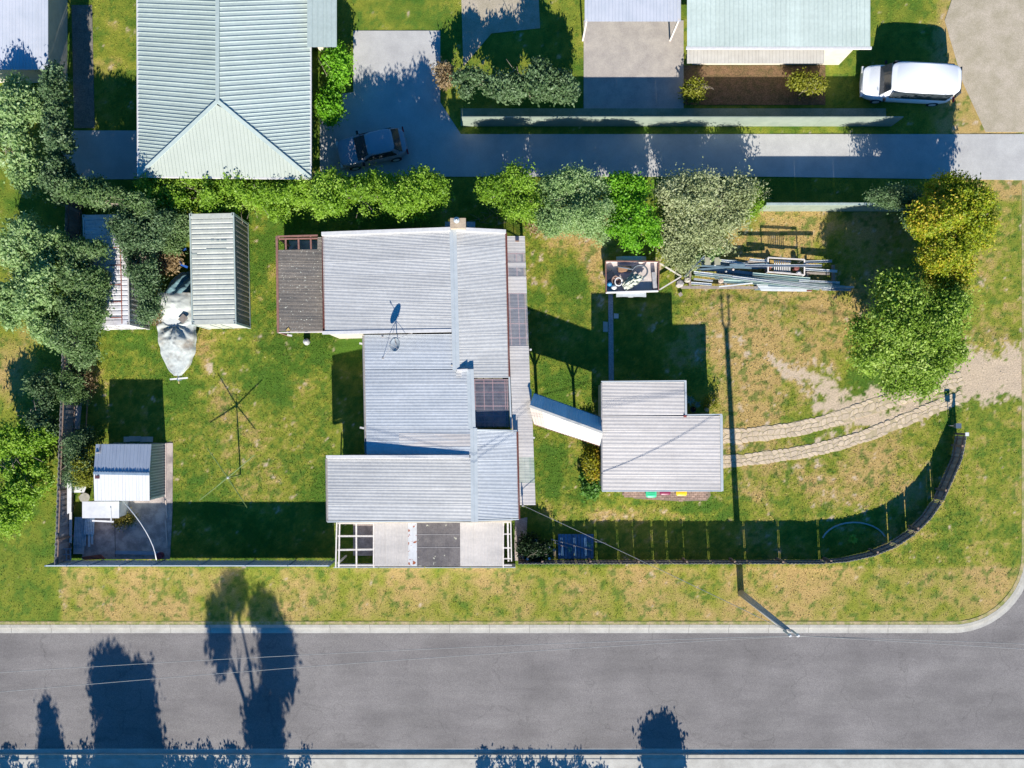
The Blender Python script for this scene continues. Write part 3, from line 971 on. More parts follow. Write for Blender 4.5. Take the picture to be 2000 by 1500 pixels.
bar(gar, 'fascia', P(1174.8, 748, GH - .03), P(1176, 958, GH - .03), .07, .14, m_grey_g)
b = MB(); b.box(P(1338, 813, GH + .04), (.16, .08, .06)); b.build('rainhead', mat('rust red cap', (.35, .08, .06)), gar)
walls(gar, [G(1170, 751), G(1318, 750), G(1318, 812), G(1384, 812), G(1384, 946), G(1170, 947)], GH - .08, m_wall)
window(gar, G(1385, 850), G(1385, 910), .05, 2.1, Vector((1, 0, 0)), 'garage_door')

# covered walkway between house and garage
wk = thing('covered_walkway', 'narrow gabled walkway roof linking the house and the garage', 'walkway', G(1105, 815))
RZ, EZ = 3.0, 2.32
m_wkw = mat('white ribbed sheet', (.53, .52, .49), (.46, .45, .42), scale=2, rough=.5, objvar=.03)
m_wkt = mat('tan ribbed plastic sheet', (.46, .39, .34), (.40, .34, .30), scale=2, rough=.5)
m_wkb = mat('blue shaded ribbed sheet', (.62, .68, .72), (.54, .60, .65), scale=2, rough=.5, objvar=.12)  # blue shade of the north slope painted into the sheet colour
Rw, Re = P(1034, 793, RZ), P(1177, 845, RZ)
Nw, Ne = P(1043, 768, EZ), P(1173, 815, EZ)
Sw, Se = P(1043, 829, EZ), P(1175, 872, EZ)
for i in range(6):
    t0, t1 = i / 6, (i + 1) / 6
    mb = MB(); mb.corr(Rw.lerp(Re, t0), Nw.lerp(Ne, t0), Nw.lerp(Ne, t1), Rw.lerp(Re, t1), .15, .012, 'rib'); mb.build('roof_sheet', m_wkb, wk)
    mb = MB(); mb.corr(Rw.lerp(Re, t0), Sw.lerp(Se, t0), Sw.lerp(Se, t1), Rw.lerp(Re, t1), .15, .012, 'rib'); mb.build('roof_sheet', m_wkt if i == 0 else m_wkw, wk)
bar(wk, 'ridge_cap', Rw + Vector((0, 0, .03)), Re + Vector((0, 0, .03)), .13, .05, m_wkw)
bar(wk, 'fascia', Sw + Vector((0, 0, -.05)), Se + Vector((0, 0, -.05)), .05, .1, m_wood)
bar(wk, 'fascia', Nw + Vector((0, 0, -.05)), Ne + Vector((0, 0, -.05)), .05, .1, m_grey_g)
dw = (Se - Sw).normalized()
for t, wpost in ((.08, .17), (.67, .15)):
    p = Sw.lerp(Se, t)
    p = Vector((p.x, p.y, 0)) + Vector((.0, .10, 0))
    MB().beam(p, p + Vector((0, 0, 2.2)), wpost, wpost).build('post', m_wood, wk)
    for s_ in (-1, 1):
        MB().beam(p + Vector((0, 0, 1.75)), p + Vector((0, 0, 2.24)) + dw * (s_ * .38), .08, .08).build('brace', m_wood, wk)
    MB().beam(p + Vector((0, .75, 0)), p + Vector((0, .75, 2.2)), .08, .08).build('post', m_wood, wk)
MB().beam(Sw.lerp(Se, .02) + Vector((0, .10, -.09)), Sw.lerp(Se, .98) + Vector((0, .10, -.09)), .08, .1).build('plate', m_wood, wk)
MB().beam(Nw.lerp(Ne, .02) + Vector((0, -.10, -.09)), Nw.lerp(Ne, .98) + Vector((0, -.10, -.09)), .08, .1).build('plate', m_wood, wk)

# ------------------------------------------------------------------ shipping containers
m_cont = mat('pale grey green container paint', (.50, .51, .45), (.42, .43, .38), scale=1.2, rough=.6, fine=(8, .08))
m_cont_w = mat('brown grey container wall', (.30, .26, .225), (.24, .21, .18), scale=2, rough=.7, fine=(10, .1))
m_cont2 = mat('white container with rusty streaks', (.62, .62, .65), (.50, .47, .49), scale=1.4, rough=.6, fine=(7, .15))
m_cont2w = mat('off white container wall', (.56, .55, .55), (.45, .44, .44), scale=2, rough=.6, fine=(10, .1))
m_edge = mat('sage container rail', (.42, .48, .45), (.34, .40, .37), scale=3, rough=.5)
m_rust = mat('red brown rust line', (.30, .09, .06), (.2, .06, .04), scale=5, rough=.8)


def container(cx, cy, rz, label, mtop, mwall, medge, rusty=False):
    """6.06 x 2.44 x 2.59 m, long axis Y, rotated rz about its base centre"""
    t = thing('shipping_container', label, 'container', (0, 0, 0))
    L, W, Z = 6.06, 2.44, 2.59
    z = Z - .03
    # roof panels: flat fields with narrow grooves between them
    n = 20
    y0 = -L / 2 + .28; y1 = L / 2 - .28
    st = (y1 - y0) / n
    for i in range(n):
        a = y0 + i * st
        b = MB(); b.loft([[Vector((sx * (W / 2 - .08 - k), yy, zz)) for sx, yy in ((-1, a + .03 + k), (1, a + .03 + k), (1, a + st - .03 - k), (-1, a + st - .03 - k))] for k, zz in ((0, z - .03), (.025, z - .008))])
        b.build('roof_panel', mtop, t)
    b = MB(); b.box((0, 0, z - .045), (W - .1, L - .1, .03)); b.build('roof_pan', mtop, t)
    for s_ in (-1, 1):
        b = MB(); b.box((0, s_ * (L / 2 - .15), z - .005), (W - .1, .26, .03)); b.build('header_plate', mtop, t)
        b = MB(); b.box((s_ * (W / 2 - .035), 0, z - .005), (.07, L - .36, .06)); b.build('top_rail', medge, t)
        b = MB(); b.box((s_ * (W / 2 - .035), 0, .1), (.07, L - .36, .14)); b.build('bottom_rail', medge, t)
        # side wall of pressed panels
        b = MB(); x = s_ * (W / 2 - .035)
        nn = 20; prf = ((0, -1), (.28, -1), (.5, 1), (.78, 1))
        pts = [(-L / 2 + .18 + (L - .36) * (i + f) / nn, x + s_ * .022 * zz) for i in range(nn) for f, zz in prf] + [(L / 2 - .18, x - s_ * .022)]
        vs = [(q, p_, h_) for p_, q in pts for h_ in (.16, z - .03)]
        b.add(vs, [(2 * i, 2 * i + 1, 2 * i + 3, 2 * i + 2) for i in range(len(pts) - 1)]); b.build('side_wall', mwall, t)
    b = MB(); b.box((0, L / 2 - .05, Z / 2), (W - .3, .04, Z - .3)); b.build('end_wall', mwall, t)
    for s_ in (-1, 1):
        d = MB().box((s_ * .55, -L / 2 + .05, Z / 2), (1.06, .05, Z - .34)).build('door', mtop, t)
        MB().tube((s_ * .3, -L / 2 + .0, .2), (s_ * .3, -L / 2 + .0, Z - .2), .018).build('lock_rod', medge, d)
    for sx in (-1, 1):
        for sy in (-1, 1):
            b = MB(); b.box((sx * (W / 2 - .07), sy * (L / 2 - .07), Z / 2), (.13, .13, Z - .26)); b.build('corner_post', medge, t)
            for zz in (.07, Z - .06):
                b = MB(); b.box((sx * (W / 2 - .08), sy * (L / 2 - .09), zz), (.165, .178, .13)); f = b.build('corner_casting', medge, t)
                if zz > 1: MB().box((sx * (W / 2 - .08), sy * (L / 2 - .09), Z + .004), (.06, .11, .006)).build('casting_hole_shade', m_crack_hole, f)  # dark plate paints the shade inside the casting hole
    b = MB(); b.box((0, 0, .05), (W - .2, L - .2, .06)); b.build('floor', mwall, t)
    if rusty:
        MB().box((W / 2 - .42, -.9, z + .008), (.05, 4.1, .012)).build('rust_line', m_rust, t)
        for yy in (-2.6, -1.75, -.8, .25, 1.2):
            MB().box((W / 2 - .75, yy, z + .006), (.6, .04, .01)).build('rust_line', m_rust, t)
    else:
        md = mat('faded green print', (.36, .40, .36), (.33, .37, .33), scale=8)
        for (x, y, sx) in ((.0, 1.55, .16), (.3, 1.52, .14), (.62, 1.53, .3), (.2, 1.05, 1.1), (-1.0, .82, .3)):
            MB().box((x, y, z + .002), (sx, .09, .008)).build('faded_mark', md, t)
    t.location = (cx, cy, 0); t.rotation_euler = (0, 0, rz)
    return t


c = P(415.5, 525, 2.59)
container(c.x, c.y, math.radians(1.2), 'pale green-grey shipping container beside the covered boat, clear of the trees', m_cont, m_cont_w, m_edge)
c = P(207, 527, 2.59)
container(c.x, c.y, math.radians(1.2), 'white rust-streaked shipping container half hidden under the western trees', m_cont2, m_cont2w, mat('white rail', (.6, .58, .58), rough=.6), True)

# ------------------------------------------------------------------ garden shed in the south-west corner
sh = thing('garden_shed', 'small gabled metal garden shed with ribbed grey-green side wall and a slab beside it', 'shed', G(262, 918))
m_shN = mat('shed roof skylit tint', (.50, .55, .63), (.43, .48, .56), scale=2, rough=.4, metal=.2, objvar=.02, stretch=(1, .3, 1))  # north slope: weaker sun and blue sky light painted into the colour
m_shS = mat('shed roof sunlit tone', (.54, .55, .57), (.48, .49, .51), scale=2, rough=.45, objvar=.02, stretch=(1, .3, 1))  # south slope: its sunlit look painted into the colour
m_shW = mat('grey green shed wall', (.36, .43, .41), (.29, .35, .34), scale=2, rough=.5)
n0, n1 = P(187, 867.5, 1.95), P(296, 867.5, 1.95)
q0, q1 = P(182.5, 924, 2.32), P(292, 926, 2.32)
s0, s1 = P(184, 978.5, 1.95), P(292.5, 978, 1.95)
plane(sh, q0, n0, n1, q1, m_shN, pitch=.19, amp=.016, width=.76, prof='rib')
plane(sh, q0, s0, s1, q1, m_shS, pitch=.19, amp=.016, width=.76, prof='rib')
bar(sh, 'ridge_cap', q0 + Vector((0, 0, .02)), q1 + Vector((0, 0, .02)), .14, .03, m_blue_s)
for i in range(21):                      # dark rib ends under the ridge cap
    p = q0.lerp(q1, (i + .5) / 21) + Vector((0, .09, .014)); MB().box(p, (.06, .04, .03)).build('ridge_filler', m_blue_s, sh)
for p, q in ((n0, n1), (s0, s1)):
    a = Vector((p.x + .04, p.y, 0)); b_ = Vector((q.x - .04, q.y, 0))
    yy = -.04 if p is n0 else .04
    a.y += yy; b_.y += yy
    mb = MB(); mb.add([], [])
    mb.corr(Vector((a.x, a.y, .03)), Vector((a.x, a.y, 1.93)), Vector((b_.x, b_.y, 1.93)), Vector((b_.x, b_.y, .03)), .19, .012, 'rib'); mb.build('wall', m_shW, sh)
for xx in (n0.x + .04, n1.x - .05):
    ya, yb = s0.y + .05, n0.y - .05
    mb = MB(); nn = 19
    vs = []; prf = ((0, -1), (.55, -1), (.62, 1), (.93, 1))
    sg = 1 if xx > n0.x + 1 else -1
    pts = [(ya + (yb - ya) * (i + f) / nn, zz) for i in range(nn) for f, zz in prf] + [(yb, -1)]
    ym = (ya + yb) / 2
    for y_, zz in pts:
        ztop = 1.93 + .34 * (1 - abs(y_ - ym) / ((yb - ya) / 2))
        vs += [(xx + sg * .032 * zz, y_, .03), (xx + sg * .032 * zz, y_, ztop)]
    mb.add(vs, [(2 * i, 2 * i + 1, 2 * i + 3, 2 * i + 2) for i in range(len(pts) - 1)]); mb.build('wall', m_shW, sh)
bar(sh, 'base_rail', Vector((n1.x, s0.y + .03, .06)), Vector((n1.x, n0.y - .03, .06)), .06, .07, mat('pinkish base rail', (.62, .50, .45), (.5, .4, .36), rough=.7))
MB().box(P(190, 932, 2.30), (.24, .16, .04)).build('roof_patch', mat('dark red patch', (.12, .05, .06), rough=.6), sh)
MB().path([P(187, 884, 2.08), P(195, 884, 2.1), P(196, 868, 2.0)], .03).build('vent_pipe', m_grey_g, sh)

# white flat cabinet south of the shed
cab = thing('cabinet', 'white flat-topped metal cabinet against the south side of the shed', 'cabinet', G(205, 990))
m_white = mat('chalky white metal', (.70, .69, .69), (.60, .60, .61), scale=3, rough=.5)
c0 = P(160.5, 979.5, 1.3); c1 = P(232.5, 1012, 1.3)
b = MB(); b.slab([(c0.x, c1.y), (c1.x, c1.y), (c1.x, c0.y), (c0.x, c0.y)], 1.24, 1.3); b.build('top', m_white, cab)
b = MB(); b.slab([(c0.x + .05, c1.y + .05), (c1.x - .05, c1.y + .05), (c1.x - .05, c0.y - .05), (c0.x + .05, c0.y - .05)], .03, 1.24); b.build('body', m_barge, cab)
b = MB(); b.beam(P(216, 992, 1.33), P(217.5, 1019, 1.33), .06, .05); b.build('strap', m_white, cab)
b = MB(); b.beam(P(180, 1017, 1.1), P(222, 1019, 1.1), .09, .05); b.build('rail', m_white, cab)
c = c0
# scrap sheets leaning by the west fence
m_scr = mat('old galvanised scrap sheet', (.40, .48, .53), (.27, .34, .39), scale=3, rough=.5, fine=(8, .15), objvar=.12)
def sheetprop(name, label, pts, m, pitch=.09, amp=.012, group=None, cat='metal sheet'):
    mb = MB(); mb.corr(*pts, pitch, amp)
    o = mb.build(name, m); tag(o, label, cat, group); return o
sheetprop('corrugated_sheet', 'long weathered corrugated sheet lying in the shade south-west of the shed, widest of the heap', (P(146, 1010, .32), P(143, 1066, .25), P(168, 1066, .22), P(170, 1010, .3)), m_scr)
sheetprop('corrugated_sheet', 'short corrugated sheet under the cabinet edge, right half of the scrap heap', (P(166, 1010, .42), P(163, 1044, .36), P(184, 1044, .34), P(185, 1008, .4)), m_scr)
sheetprop('corrugated_sheet', 'pale corrugated offcut at the south end of the scrap heap', (P(144, 1062, .14), P(143, 1082, .1), P(164, 1082, .1), P(166, 1062, .14)), mat('pale scrap sheet', (.55, .56, .58), rough=.5))
tag(MB().beam(P(138, 1000, .5), P(137.5, 1060, .45), .14, .03).build('metal_strip', m_white), 'narrow white flashing strip lying between fence and scrap heap', 'metal strip')
for k, (u, v0, v1, lb) in enumerate(((174, 1042, 1068, 'white board offcut, left one beside the scrap heap'), (180, 1042, 1063, 'white board offcut, right one beside the scrap heap'))):
    tag(MB().beam(P(u, v0, .3), P(u, v1, .12), .12, .03).build('board', m_white), lb, 'board')
# white flat sheets on the fence side
tag(MB().plate([P(131, 934, 1.05), P(131, 1004, 1.0), P(139, 1000, .95), P(140, 937, 1.0)], .03).build('steel_flashing', m_white), 'folded white steel flashing leaning along the west fence', 'metal sheet')
tag(MB().plate([P(141, 937, .62), P(140, 962, .6), P(164, 962, .55), P(168, 952, .56), P(160, 941, .6)], .03).build('metal_sheet', m_white), 'broad white panel between the west fence and the dark shrub', 'metal sheet')
MB_ = MB(); MB_.tube(P(165, 972, .02), P(165, 972, .55), .27, .27, 18); dr = tag(MB_.build('drum', mat('cream drum', (.55, .52, .44), rough=.6), None, False), 'cream drum with pale lid beside the white cabinet', 'drum')
# white pipe curving over the slab
pp = [P(240, 979, 1.6), P(252, 992, 1.75), P(264, 1007, 1.8), P(275, 1022, 1.8), P(285, 1038, 1.75), P(293, 1053, 1.7), P(299, 1067, 1.65), P(303, 1080, 1.6), P(305.5, 1094, 1.6)]
tag(MB().path(pp, .028, 8).build('pipe', m_white, None, True), 'long thin white pipe arching from the shed roof to the south fence', 'pipe')
for v0, v1, lb in ((977, 1011, 'pale timber length on the slab, nearest the shed'), (1016, 1065, 'pale timber length on the slab, south of the shorter one')):
    tag(MB().beam(G(324, v0, .055), G(327.5, v1, .055), .07, .05).build('timber_length', mat('bleached timber', (.6, .48, .42), (.5, .4, .34), scale=9)), lb, 'timber')
tag(MB().beam(G(228, 1078, .10), G(312, 1080, .10), .2, .13).build('trough', m_blue_s), 'grey-blue metal trough lying against the south fence', 'trough')
b = MB(); b.plate([P(158, 1088, .3), P(196, 1083, .32), P(206, 1092, .3), P(165, 1094, .28)], .05)
tag(b.build('rusty_panel', mat('red rust sheet', (.33, .10, .06), (.22, .07, .05), scale=5, rough=.9)), 'rust red sheet lying in the south-west corner', 'metal sheet')
b = MB()
for u in (121, 129, 137): b.beam(P(u, 1072, .9), P(u + 1, 1094, .9), .05, .04)
for v in (1072, 1083, 1094): b.beam(P(120, v, .93), P(139, v, .93), .05, .04)
b.beam(P(121, 1072, .9), G(124, 1070, 0), .05, .05); b.beam(P(138, 1094, .9), G(139, 1090, 0), .05, .05); b.beam(P(121, 1094, .9), G(124, 1090, 0), .05, .05); b.beam(P(138, 1072, .9), G(139, 1070, 0), .05, .05)
tag(b.build('wire_frame_table', m_blue_s), 'small grey metal rack in the far south-west corner', 'rack')
tag(MB().tube(G(316, 1084, .03), G(316, 1084, .42), .17, .2, 14).build('bucket', mat('dark red bucket', (.18, .03, .05), rough=.5)), 'dark red bucket at the south end of the slab', 'bucket')


# pile of pale slabs north of shed
for k, (u, v, wd) in enumerate(((248, 858, .33), (259, 857, .35), (270, 857, .34), (281, 858, .36), (293, 858, .35))):
    mb = MB(); mb.box(G(u, v, .03 + .02 * (k % 2)), (wd, .3, .06), random.uniform(-.1, .1))
    tag(mb.build('stepping_stone', m_conc), 'pale stepping stone in the shade north of the shed, %s of five' % ('westernmost', 'second from the west', 'middle', 'second from the east', 'easternmost')[k], 'paving slab', 'stepping stones behind the shed')

# ------------------------------------------------------------------ boat on its trailer under a tarpaulin
bt = thing('boat', 'white boat under a pale stained tarpaulin beside the green-grey container', 'boat', G(345, 650))
m_hull = mat('white hull paint', (.66, .68, .68), (.58, .60, .60), scale=3, rough=.35)
m_tarp = mat('pale mint stained tarpaulin', (.52, .55, .52), (.27, .235, .19), scale=.9, rough=.75, detail=9, lo=.30, hi=.50, bump=.4)
m_tarp2 = mat('blue green tarpaulin', (.20, .33, .36), (.10, .20, .23), scale=2.5, rough=.7, bump=.3)
stv = [574, 590, 610, 630, 650, 670, 690, 705, 718, 727, 733]
shw = [.93, .95, .97, .98, .98, .95, .84, .68, .46, .27, .08]
rings = []
bx = lambda v: 339.5 + (v - 574) * .045
for v, hw in zip(stv, shw):
    c = P(bx(v), v, 1.0)
    sec = [(-1, 1.0), (-.97, .8), (-.75, .5), (-.3, .32), (0, .26), (.3, .32), (.75, .5), (.97, .8), (1, 1.0)]
    rings.append([Vector((c.x + s_ * hw, c.y, z + .12 * max(0, (v - 690) / 40))) for s_, z in sec])
clean(MB().loft(rings).build('hull', m_hull, bt), 50)
# cover: ridge, hollows and creases over the gunwale
nu, nv = 44, 90
vv = np.linspace(572, 734, nv); tt = np.linspace(-1, 1, nu)
T_, V_ = np.meshgrid(tt, vv)
HWv = np.interp(V_, stv, shw) + .10 + .025 * np.sin(V_ * .23 + T_)
zc = np.interp(V_, [572, 580, 592, 604, 616, 628, 640, 652, 664, 685, 710, 725, 735], [.20, .30, .34, .29, .15, .02, .05, .24, .36, .28, .14, .06, .0])
ct = np.interp(V_, [572, 585, 600, 620, 640, 660, 735], [-.0, .0, .05, -.1, .0, .15, .1])
prof = np.clip(1 - np.abs(T_ - ct * (1 - T_ ** 2)) ** 1.4, 0, 1)
Z = 1.03 + zc * prof + .12 * np.maximum(0, (V_ - 690) / 40)
ang = np.arctan2(T_ * 1.0, (V_ - 636) / 40 + .001)
Z += .055 * np.sin(ang * 9 + fbm(T_ * 2, V_ * .05, 1.5) * 6) * prof ** .5 * np.exp(-((V_ - 640) / 45) ** 2)
Z += (fbm(T_ * 1.2, V_ * .04, 2.5) - .5) * .07
Z -= .22 * np.exp(-((T_ + .15) / .35) ** 2 - ((V_ - 628) / 9) ** 2)
Z -= .30 * ss(.93, 1.0, np.abs(T_))
X = np.zeros_like(Z); Y = np.zeros_like(Z)
k_ = (H - 1.0) / H / S
X = (339.5 + (V_ - 574) * .045 - 1000) * k_ + T_ * HWv; Y = (800 - V_) * k_
vt = np.stack([X, Y, Z], -1).reshape(-1, 3) - np.array(bt.location)
ii = np.arange(nu * nv).reshape(nv, nu)
fc = np.stack([ii[:-1, :-1], ii[1:, :-1], ii[1:, 1:], ii[:-1, 1:]], -1).reshape(-1, 4)
me = npmesh('tarpaulin', vt, fc, m_tarp); me.polygons.foreach_set('use_smooth', [True] * len(fc))
o = bpy.data.objects.new('tarpaulin', me); COL.objects.link(o); o.parent = bt
# stern cover bunched towards the trees
nu, nv = 30, 34
T_, V_ = np.meshgrid(np.linspace(0, 1, nu), np.linspace(0, 1, nv))
U_ = (312 + 30 * (1 - V_) ** 1.2) * (1 - T_) + (374 - 4 * V_) * T_
VV = 528 + 46 * V_
Z = .55 + .75 * np.sin(np.pi * np.clip(T_, 0, 1)) ** .7 * (.5 + .5 * V_) + .12 * np.sin(T_ * 13 + V_ * 5) + (fbm(T_ * 3, V_ * 3, 1.5) - .5) * .2
Z = Z - .5 * (1 - V_) ** 3
vt = np.stack([(U_ - 1000) * k_, (800 - VV) * k_, Z], -1).reshape(-1, 3) - np.array(bt.location)
ii = np.arange(nu * nv).reshape(nv, nu)
fc = np.stack([ii[:-1, :-1], ii[1:, :-1], ii[1:, 1:], ii[:-1, 1:]], -1).reshape(-1, 4)
me = npmesh('stern_cover', vt, fc, m_tarp2); me.polygons.foreach_set('use_smooth', [True] * len(fc))
o = bpy.data.objects.new('stern_cover', me); COL.objects.link(o); o.parent = bt
# trailer under the boat
tr = thing('boat_trailer', 'galvanised boat trailer under the covered boat, drawbar and cross bar showing at the bow', 'trailer', G(350, 660))
for s_ in (-1, 1):
    MB().beam(G(345, 600, .42) + Vector((s_ * .6, 0, 0)), G(352, 712, .42) + Vector((s_ * .25, 0, 0)), .07, .1).build('frame_rail', m_cap, tr)
    c = G(345, 635, .3) + Vector((s_ * .85, 0, 0))
    wh = MB().tube(c - Vector((.09, 0, 0)), c + Vector((.09, 0, 0)), .3, .3, 20).build('tyre', mat('black rubber', (.03, .03, .03), rough=.85), tr)
    MB().tube(c - Vector((.1, 0, 0)), c + Vector((.1, 0, 0)), .16, .16, 14).build('rim', m_cap, wh)
MB().beam(G(345, 635, .32) - Vector((.85, 0, 0)), G(345, 635, .32) + Vector((.85, 0, 0)), .06, .06).build('axle', m_cap, tr)
MB().beam(G(352, 700, .42), G(355, 746, .42), .08, .08).build('drawbar', m_cap, tr)
MB().beam(P(332, 741, .5), P(367, 738, .5), .09, .04).build('cross_bar', m_white, tr)
MB().tube(G(354, 742, .0), G(354, 742, .62), .03, .03).build('jockey_stand', m_blue_s, tr)
MB().tube(P(349, 745, .45), P(350, 749, .45), .05, .05).build('coupling', mat('brass yellow', (.6, .5, .2)), tr)
tag(MB().box(P(357.5, 622.5, 1.22), (.36, .42, .05), math.radians(-42), 0, .08).build('board', mat('weathered brown board', (.24, .21, .19), (.17, .15, .135), scale=8, rough=.8)), 'square brown board lying on the boat tarpaulin', 'board')
# blue pool edge behind the container
pr = MB()
for a, b_ in (((364, 487), (353, 487)), ((353, 487), (350, 495)), ((350, 495), (350, 508)), ((350, 508), (354, 517)), ((354, 517), (366, 522))):
    pr.beam(P(*a, .55), P(*b_, .55), .12, .10)
pr.beam(G(358, 492, 0), G(358, 492, .55), .05, .05); pr.beam(G(356, 512, 0), G(356, 512, .55), .05, .05)
tag(pr.build('pool_rim', mat('bright blue plastic', (.04, .14, .55), rough=.35)), 'bright blue plastic pool rim poking out between shrub and container', 'pool')

# ------------------------------------------------------------------ rotary clothes hoist
ho = thing('clothes_hoist', 'rotary clothes hoist with four arms standing in the west lawn', 'clothes hoist', G(469.5, 927))
bp_ = G(469.5, 927); hb = 2.12
m_galv = mat('dull green painted tube', (.17, .24, .07), (.12, .18, .05), scale=5, rough=.6)
MB().tube(bp_, bp_ + Vector((0, 0, hb)), .045, .035, 10).build('pole', m_galv, ho)
MB().tube(bp_ + Vector((0, 0, hb - .02)), bp_ + Vector((0, 0, hb + .33)), .018, .018, 8).build('spindle', m_galv, ho)
MB().tube(bp_ + Vector((0, 0, hb - .06)), bp_ + Vector((0, 0, hb + .08)), .075, .06, 14).build('hub', m_white, ho)
MB().tube(bp_ + Vector((0, 0, .95)), bp_ + Vector((.1, .14, 1.0)), .014, .014, 6).build('handle', m_galv, ho)
arms = []
for a in (40, 124, 219, 304):
    d = Vector((math.cos(math.radians(a)), math.sin(math.radians(a)), .06))
    e = bp_ + Vector((0, 0, hb)) + d * 1.95
    MB().tube(bp_ + Vector((0, 0, hb)), e, .029, .022, 6).build('arm', m_galv, ho)
    MB().tube(bp_ + Vector((0, 0, hb + .33)), bp_ + Vector((0, 0, hb)) + d * .75, .009, .009, 5).build('stay', m_galv, ho)
    arms.append(d)
for k in (1.9, 1.6, 1.3, 1.0):
    for i in range(4):
        MB().tube(bp_ + Vector((0, 0, hb)) + arms[i] * k, bp_ + Vector((0, 0, hb)) + arms[(i + 1) % 4] * k, .002, .002, 4, False).build('line', m_galv, ho)

# ------------------------------------------------------------------ box trailer with its load
bxt = thing('box_trailer', 'rusty-edged white box trailer loaded with junk, parked north of the garage', 'trailer', G(1232, 545))
m_inner = mat('pale pinkish trailer bed', (.62, .55, .52), (.52, .45, .42), scale=3, rough=.7)
tl = lambda u, v, h: P(u, v, h)
z0, z1 = .58, .84
c00, c10, c11, c01 = P(1183, 510, z1), P(1287, 511, z1), P(1286, 568, z1), P(1184, 571, z1)
b = MB(); b.slab([tuple(x[:2]) for x in (c01, c11, c10, c00)], z0 - .05, z0); b.build('bed', m_inner, bxt)
for p, q, m, w_ in ((c00, c10, m_inner, .05), (c10, c11, m_wood, .05), (c11, c01, m_white, .07), (c01, c00, m_grey_g, .05)):
    MB().beam(Vector((p.x, p.y, (z0 + z1) / 2)), Vector((q.x, q.y, (z0 + z1) / 2)), w_, z1 - z0).build('side_panel', m, bxt)
    MB().beam(p + Vector((0, 0, .02)), q + Vector((0, 0, .02)), .06, .035).build('top_rail', m_wood if m is not m_white else m_white, bxt)
cm = (c00 + c11) / 2
for s_ in (-1, 1):
    c = Vector((cm.x, cm.y + s_ * 1.02, .3))
    wh = MB().tube(c - Vector((0, .09, 0)), c + Vector((0, .09, 0)), .3, .3, 20).build('tyre', MATS['black rubber'], bxt)
    MB().tube(c - Vector((0, .1, 0)), c + Vector((0, .1, 0)), .16, .16, 14).build('rim', m_cap, wh)
    b = MB(); b.loft([[Vector((cm.x + x, cm.y + s_ * 1.02 + dy, z)) for dy in (-.13, .13)] + [Vector((cm.x + x, cm.y + s_ * 1.02 + dy, z - .02)) for dy in (.13, -.13)] for x, z in ((-.85, .5), (-.5, .68), (.5, .68), (.85, .5))])
    b.build('mudguard', m_cap, bxt)
dbp = P(1331, 540, .5)
MB().beam(P(1288, 514, .5), dbp, .07, .09).build('drawbar', m_wtim, bxt)
MB().beam(P(1288, 566, .5), dbp, .07, .09).build('drawbar', m_wtim, bxt)
MB().tube((dbp.x, dbp.y, .0), (dbp.x, dbp.y, .6), .03, .03).build('jockey_stand', m_grey_g, bxt)
# load
tag(MB().box(P(1220, 526, .72), (.75, .3, .26), .05).build('timber_box', mat('orange brown timber', (.42, .24, .14), (.32, .18, .1), scale=6)), 'brown timber box inside the box trailer, against its north side', 'box')
def ringpath(c, rx, ry, n=22, a0=0, a1=2 * math.pi, tilt=0):
    return [Vector((c.x + rx * math.cos(t), c.y + ry * math.sin(t), c.z + tilt * math.sin(t))) for t in np.linspace(a0, a1, n)]
m_hose = mat('dark slate hose', (.13, .15, .18), rough=.5)
hp = [P(1206, 520, .95)] + ringpath(P(1250, 530, .95), .42, .36, 18, math.pi * .9, -math.pi * .35) + [P(1256, 548, .9)]
tag(MB().path(hp, .05, 8).build('hose', m_hose, None, True), 'thick dark hose looped over the load in the box trailer', 'hose')
def lathe(c, prof, n=20, tiltx=0, tilty=0):
    M = Matrix.Rotation(tiltx, 3, 'X') @ Matrix.Rotation(tilty, 3, 'Y')
    return MB().loft([[c + M @ Vector((r * math.cos(t), r * math.sin(t), z)) for t in np.linspace(0, 2 * math.pi, n, endpoint=False)] for r, z in prof])
tag(lathe(P(1190, 555, .58), [(.02, 0), (.14, .05), (.15, .15), (.11, .26), (.03, .31)]).build('ball', mat('blue ball', (.05, .25, .5), rough=.4), None, True), 'blue ball in the trailer corner', 'ball')
tag(lathe(P(1198.5, 562, .58), [(.02, 0), (.15, .06), (.17, .17), (.12, .28), (.03, .34)]).build('ball', m_white, None, True), 'white ball beside the blue one in the trailer', 'ball')
# crumpled cream cover and brown basin
tag(lathe(P(1203, 547, .60), [(.16, 0), (.26, .22), (.27, .24), (.24, .23), (.15, .05)], 18, .2).build('basin', mat('brown basin', (.28, .19, .16), rough=.6)), 'brown round basin between the balls and the cream sheet in the trailer', 'basin')
tag(MB().path(ringpath(P(1208, 550, .92), .2, .23, 14), .035, 6).build('toilet_seat', m_white, None, True), 'white oval ring lying on the brown basin in the trailer', 'ring')
nu = 26
T_, V_ = np.meshgrid(np.linspace(0, 1, nu), np.linspace(0, 1, nu))
cn = [P(1212, 553, .8), P(1236, 531, .95), P(1261, 543, .85), P(1221, 571, .75)]
XX = (cn[0].x * (1 - T_) + cn[1].x * T_) * (1 - V_) + (cn[3].x * (1 - T_) + cn[2].x * T_) * V_
YY = (cn[0].y * (1 - T_) + cn[1].y * T_) * (1 - V_) + (cn[3].y * (1 - T_) + cn[2].y * T_) * V_
XX += (fbm(T_ * 4, V_ * 4, 1.0) - .5) * .25; YY += (fbm(T_ * 4 + 9, V_ * 4, 1.0) - .5) * .25
ZZ = .80 + .35 * np.sin(np.pi * T_) * np.sin(np.pi * V_) + (np.abs(fbm(T_ * 4, V_ * 4 + 5, 1.2) - .5)) * .7
vt = np.stack([XX, YY, ZZ], -1).reshape(-1, 3); org = vt.mean(0); org[2] = .6
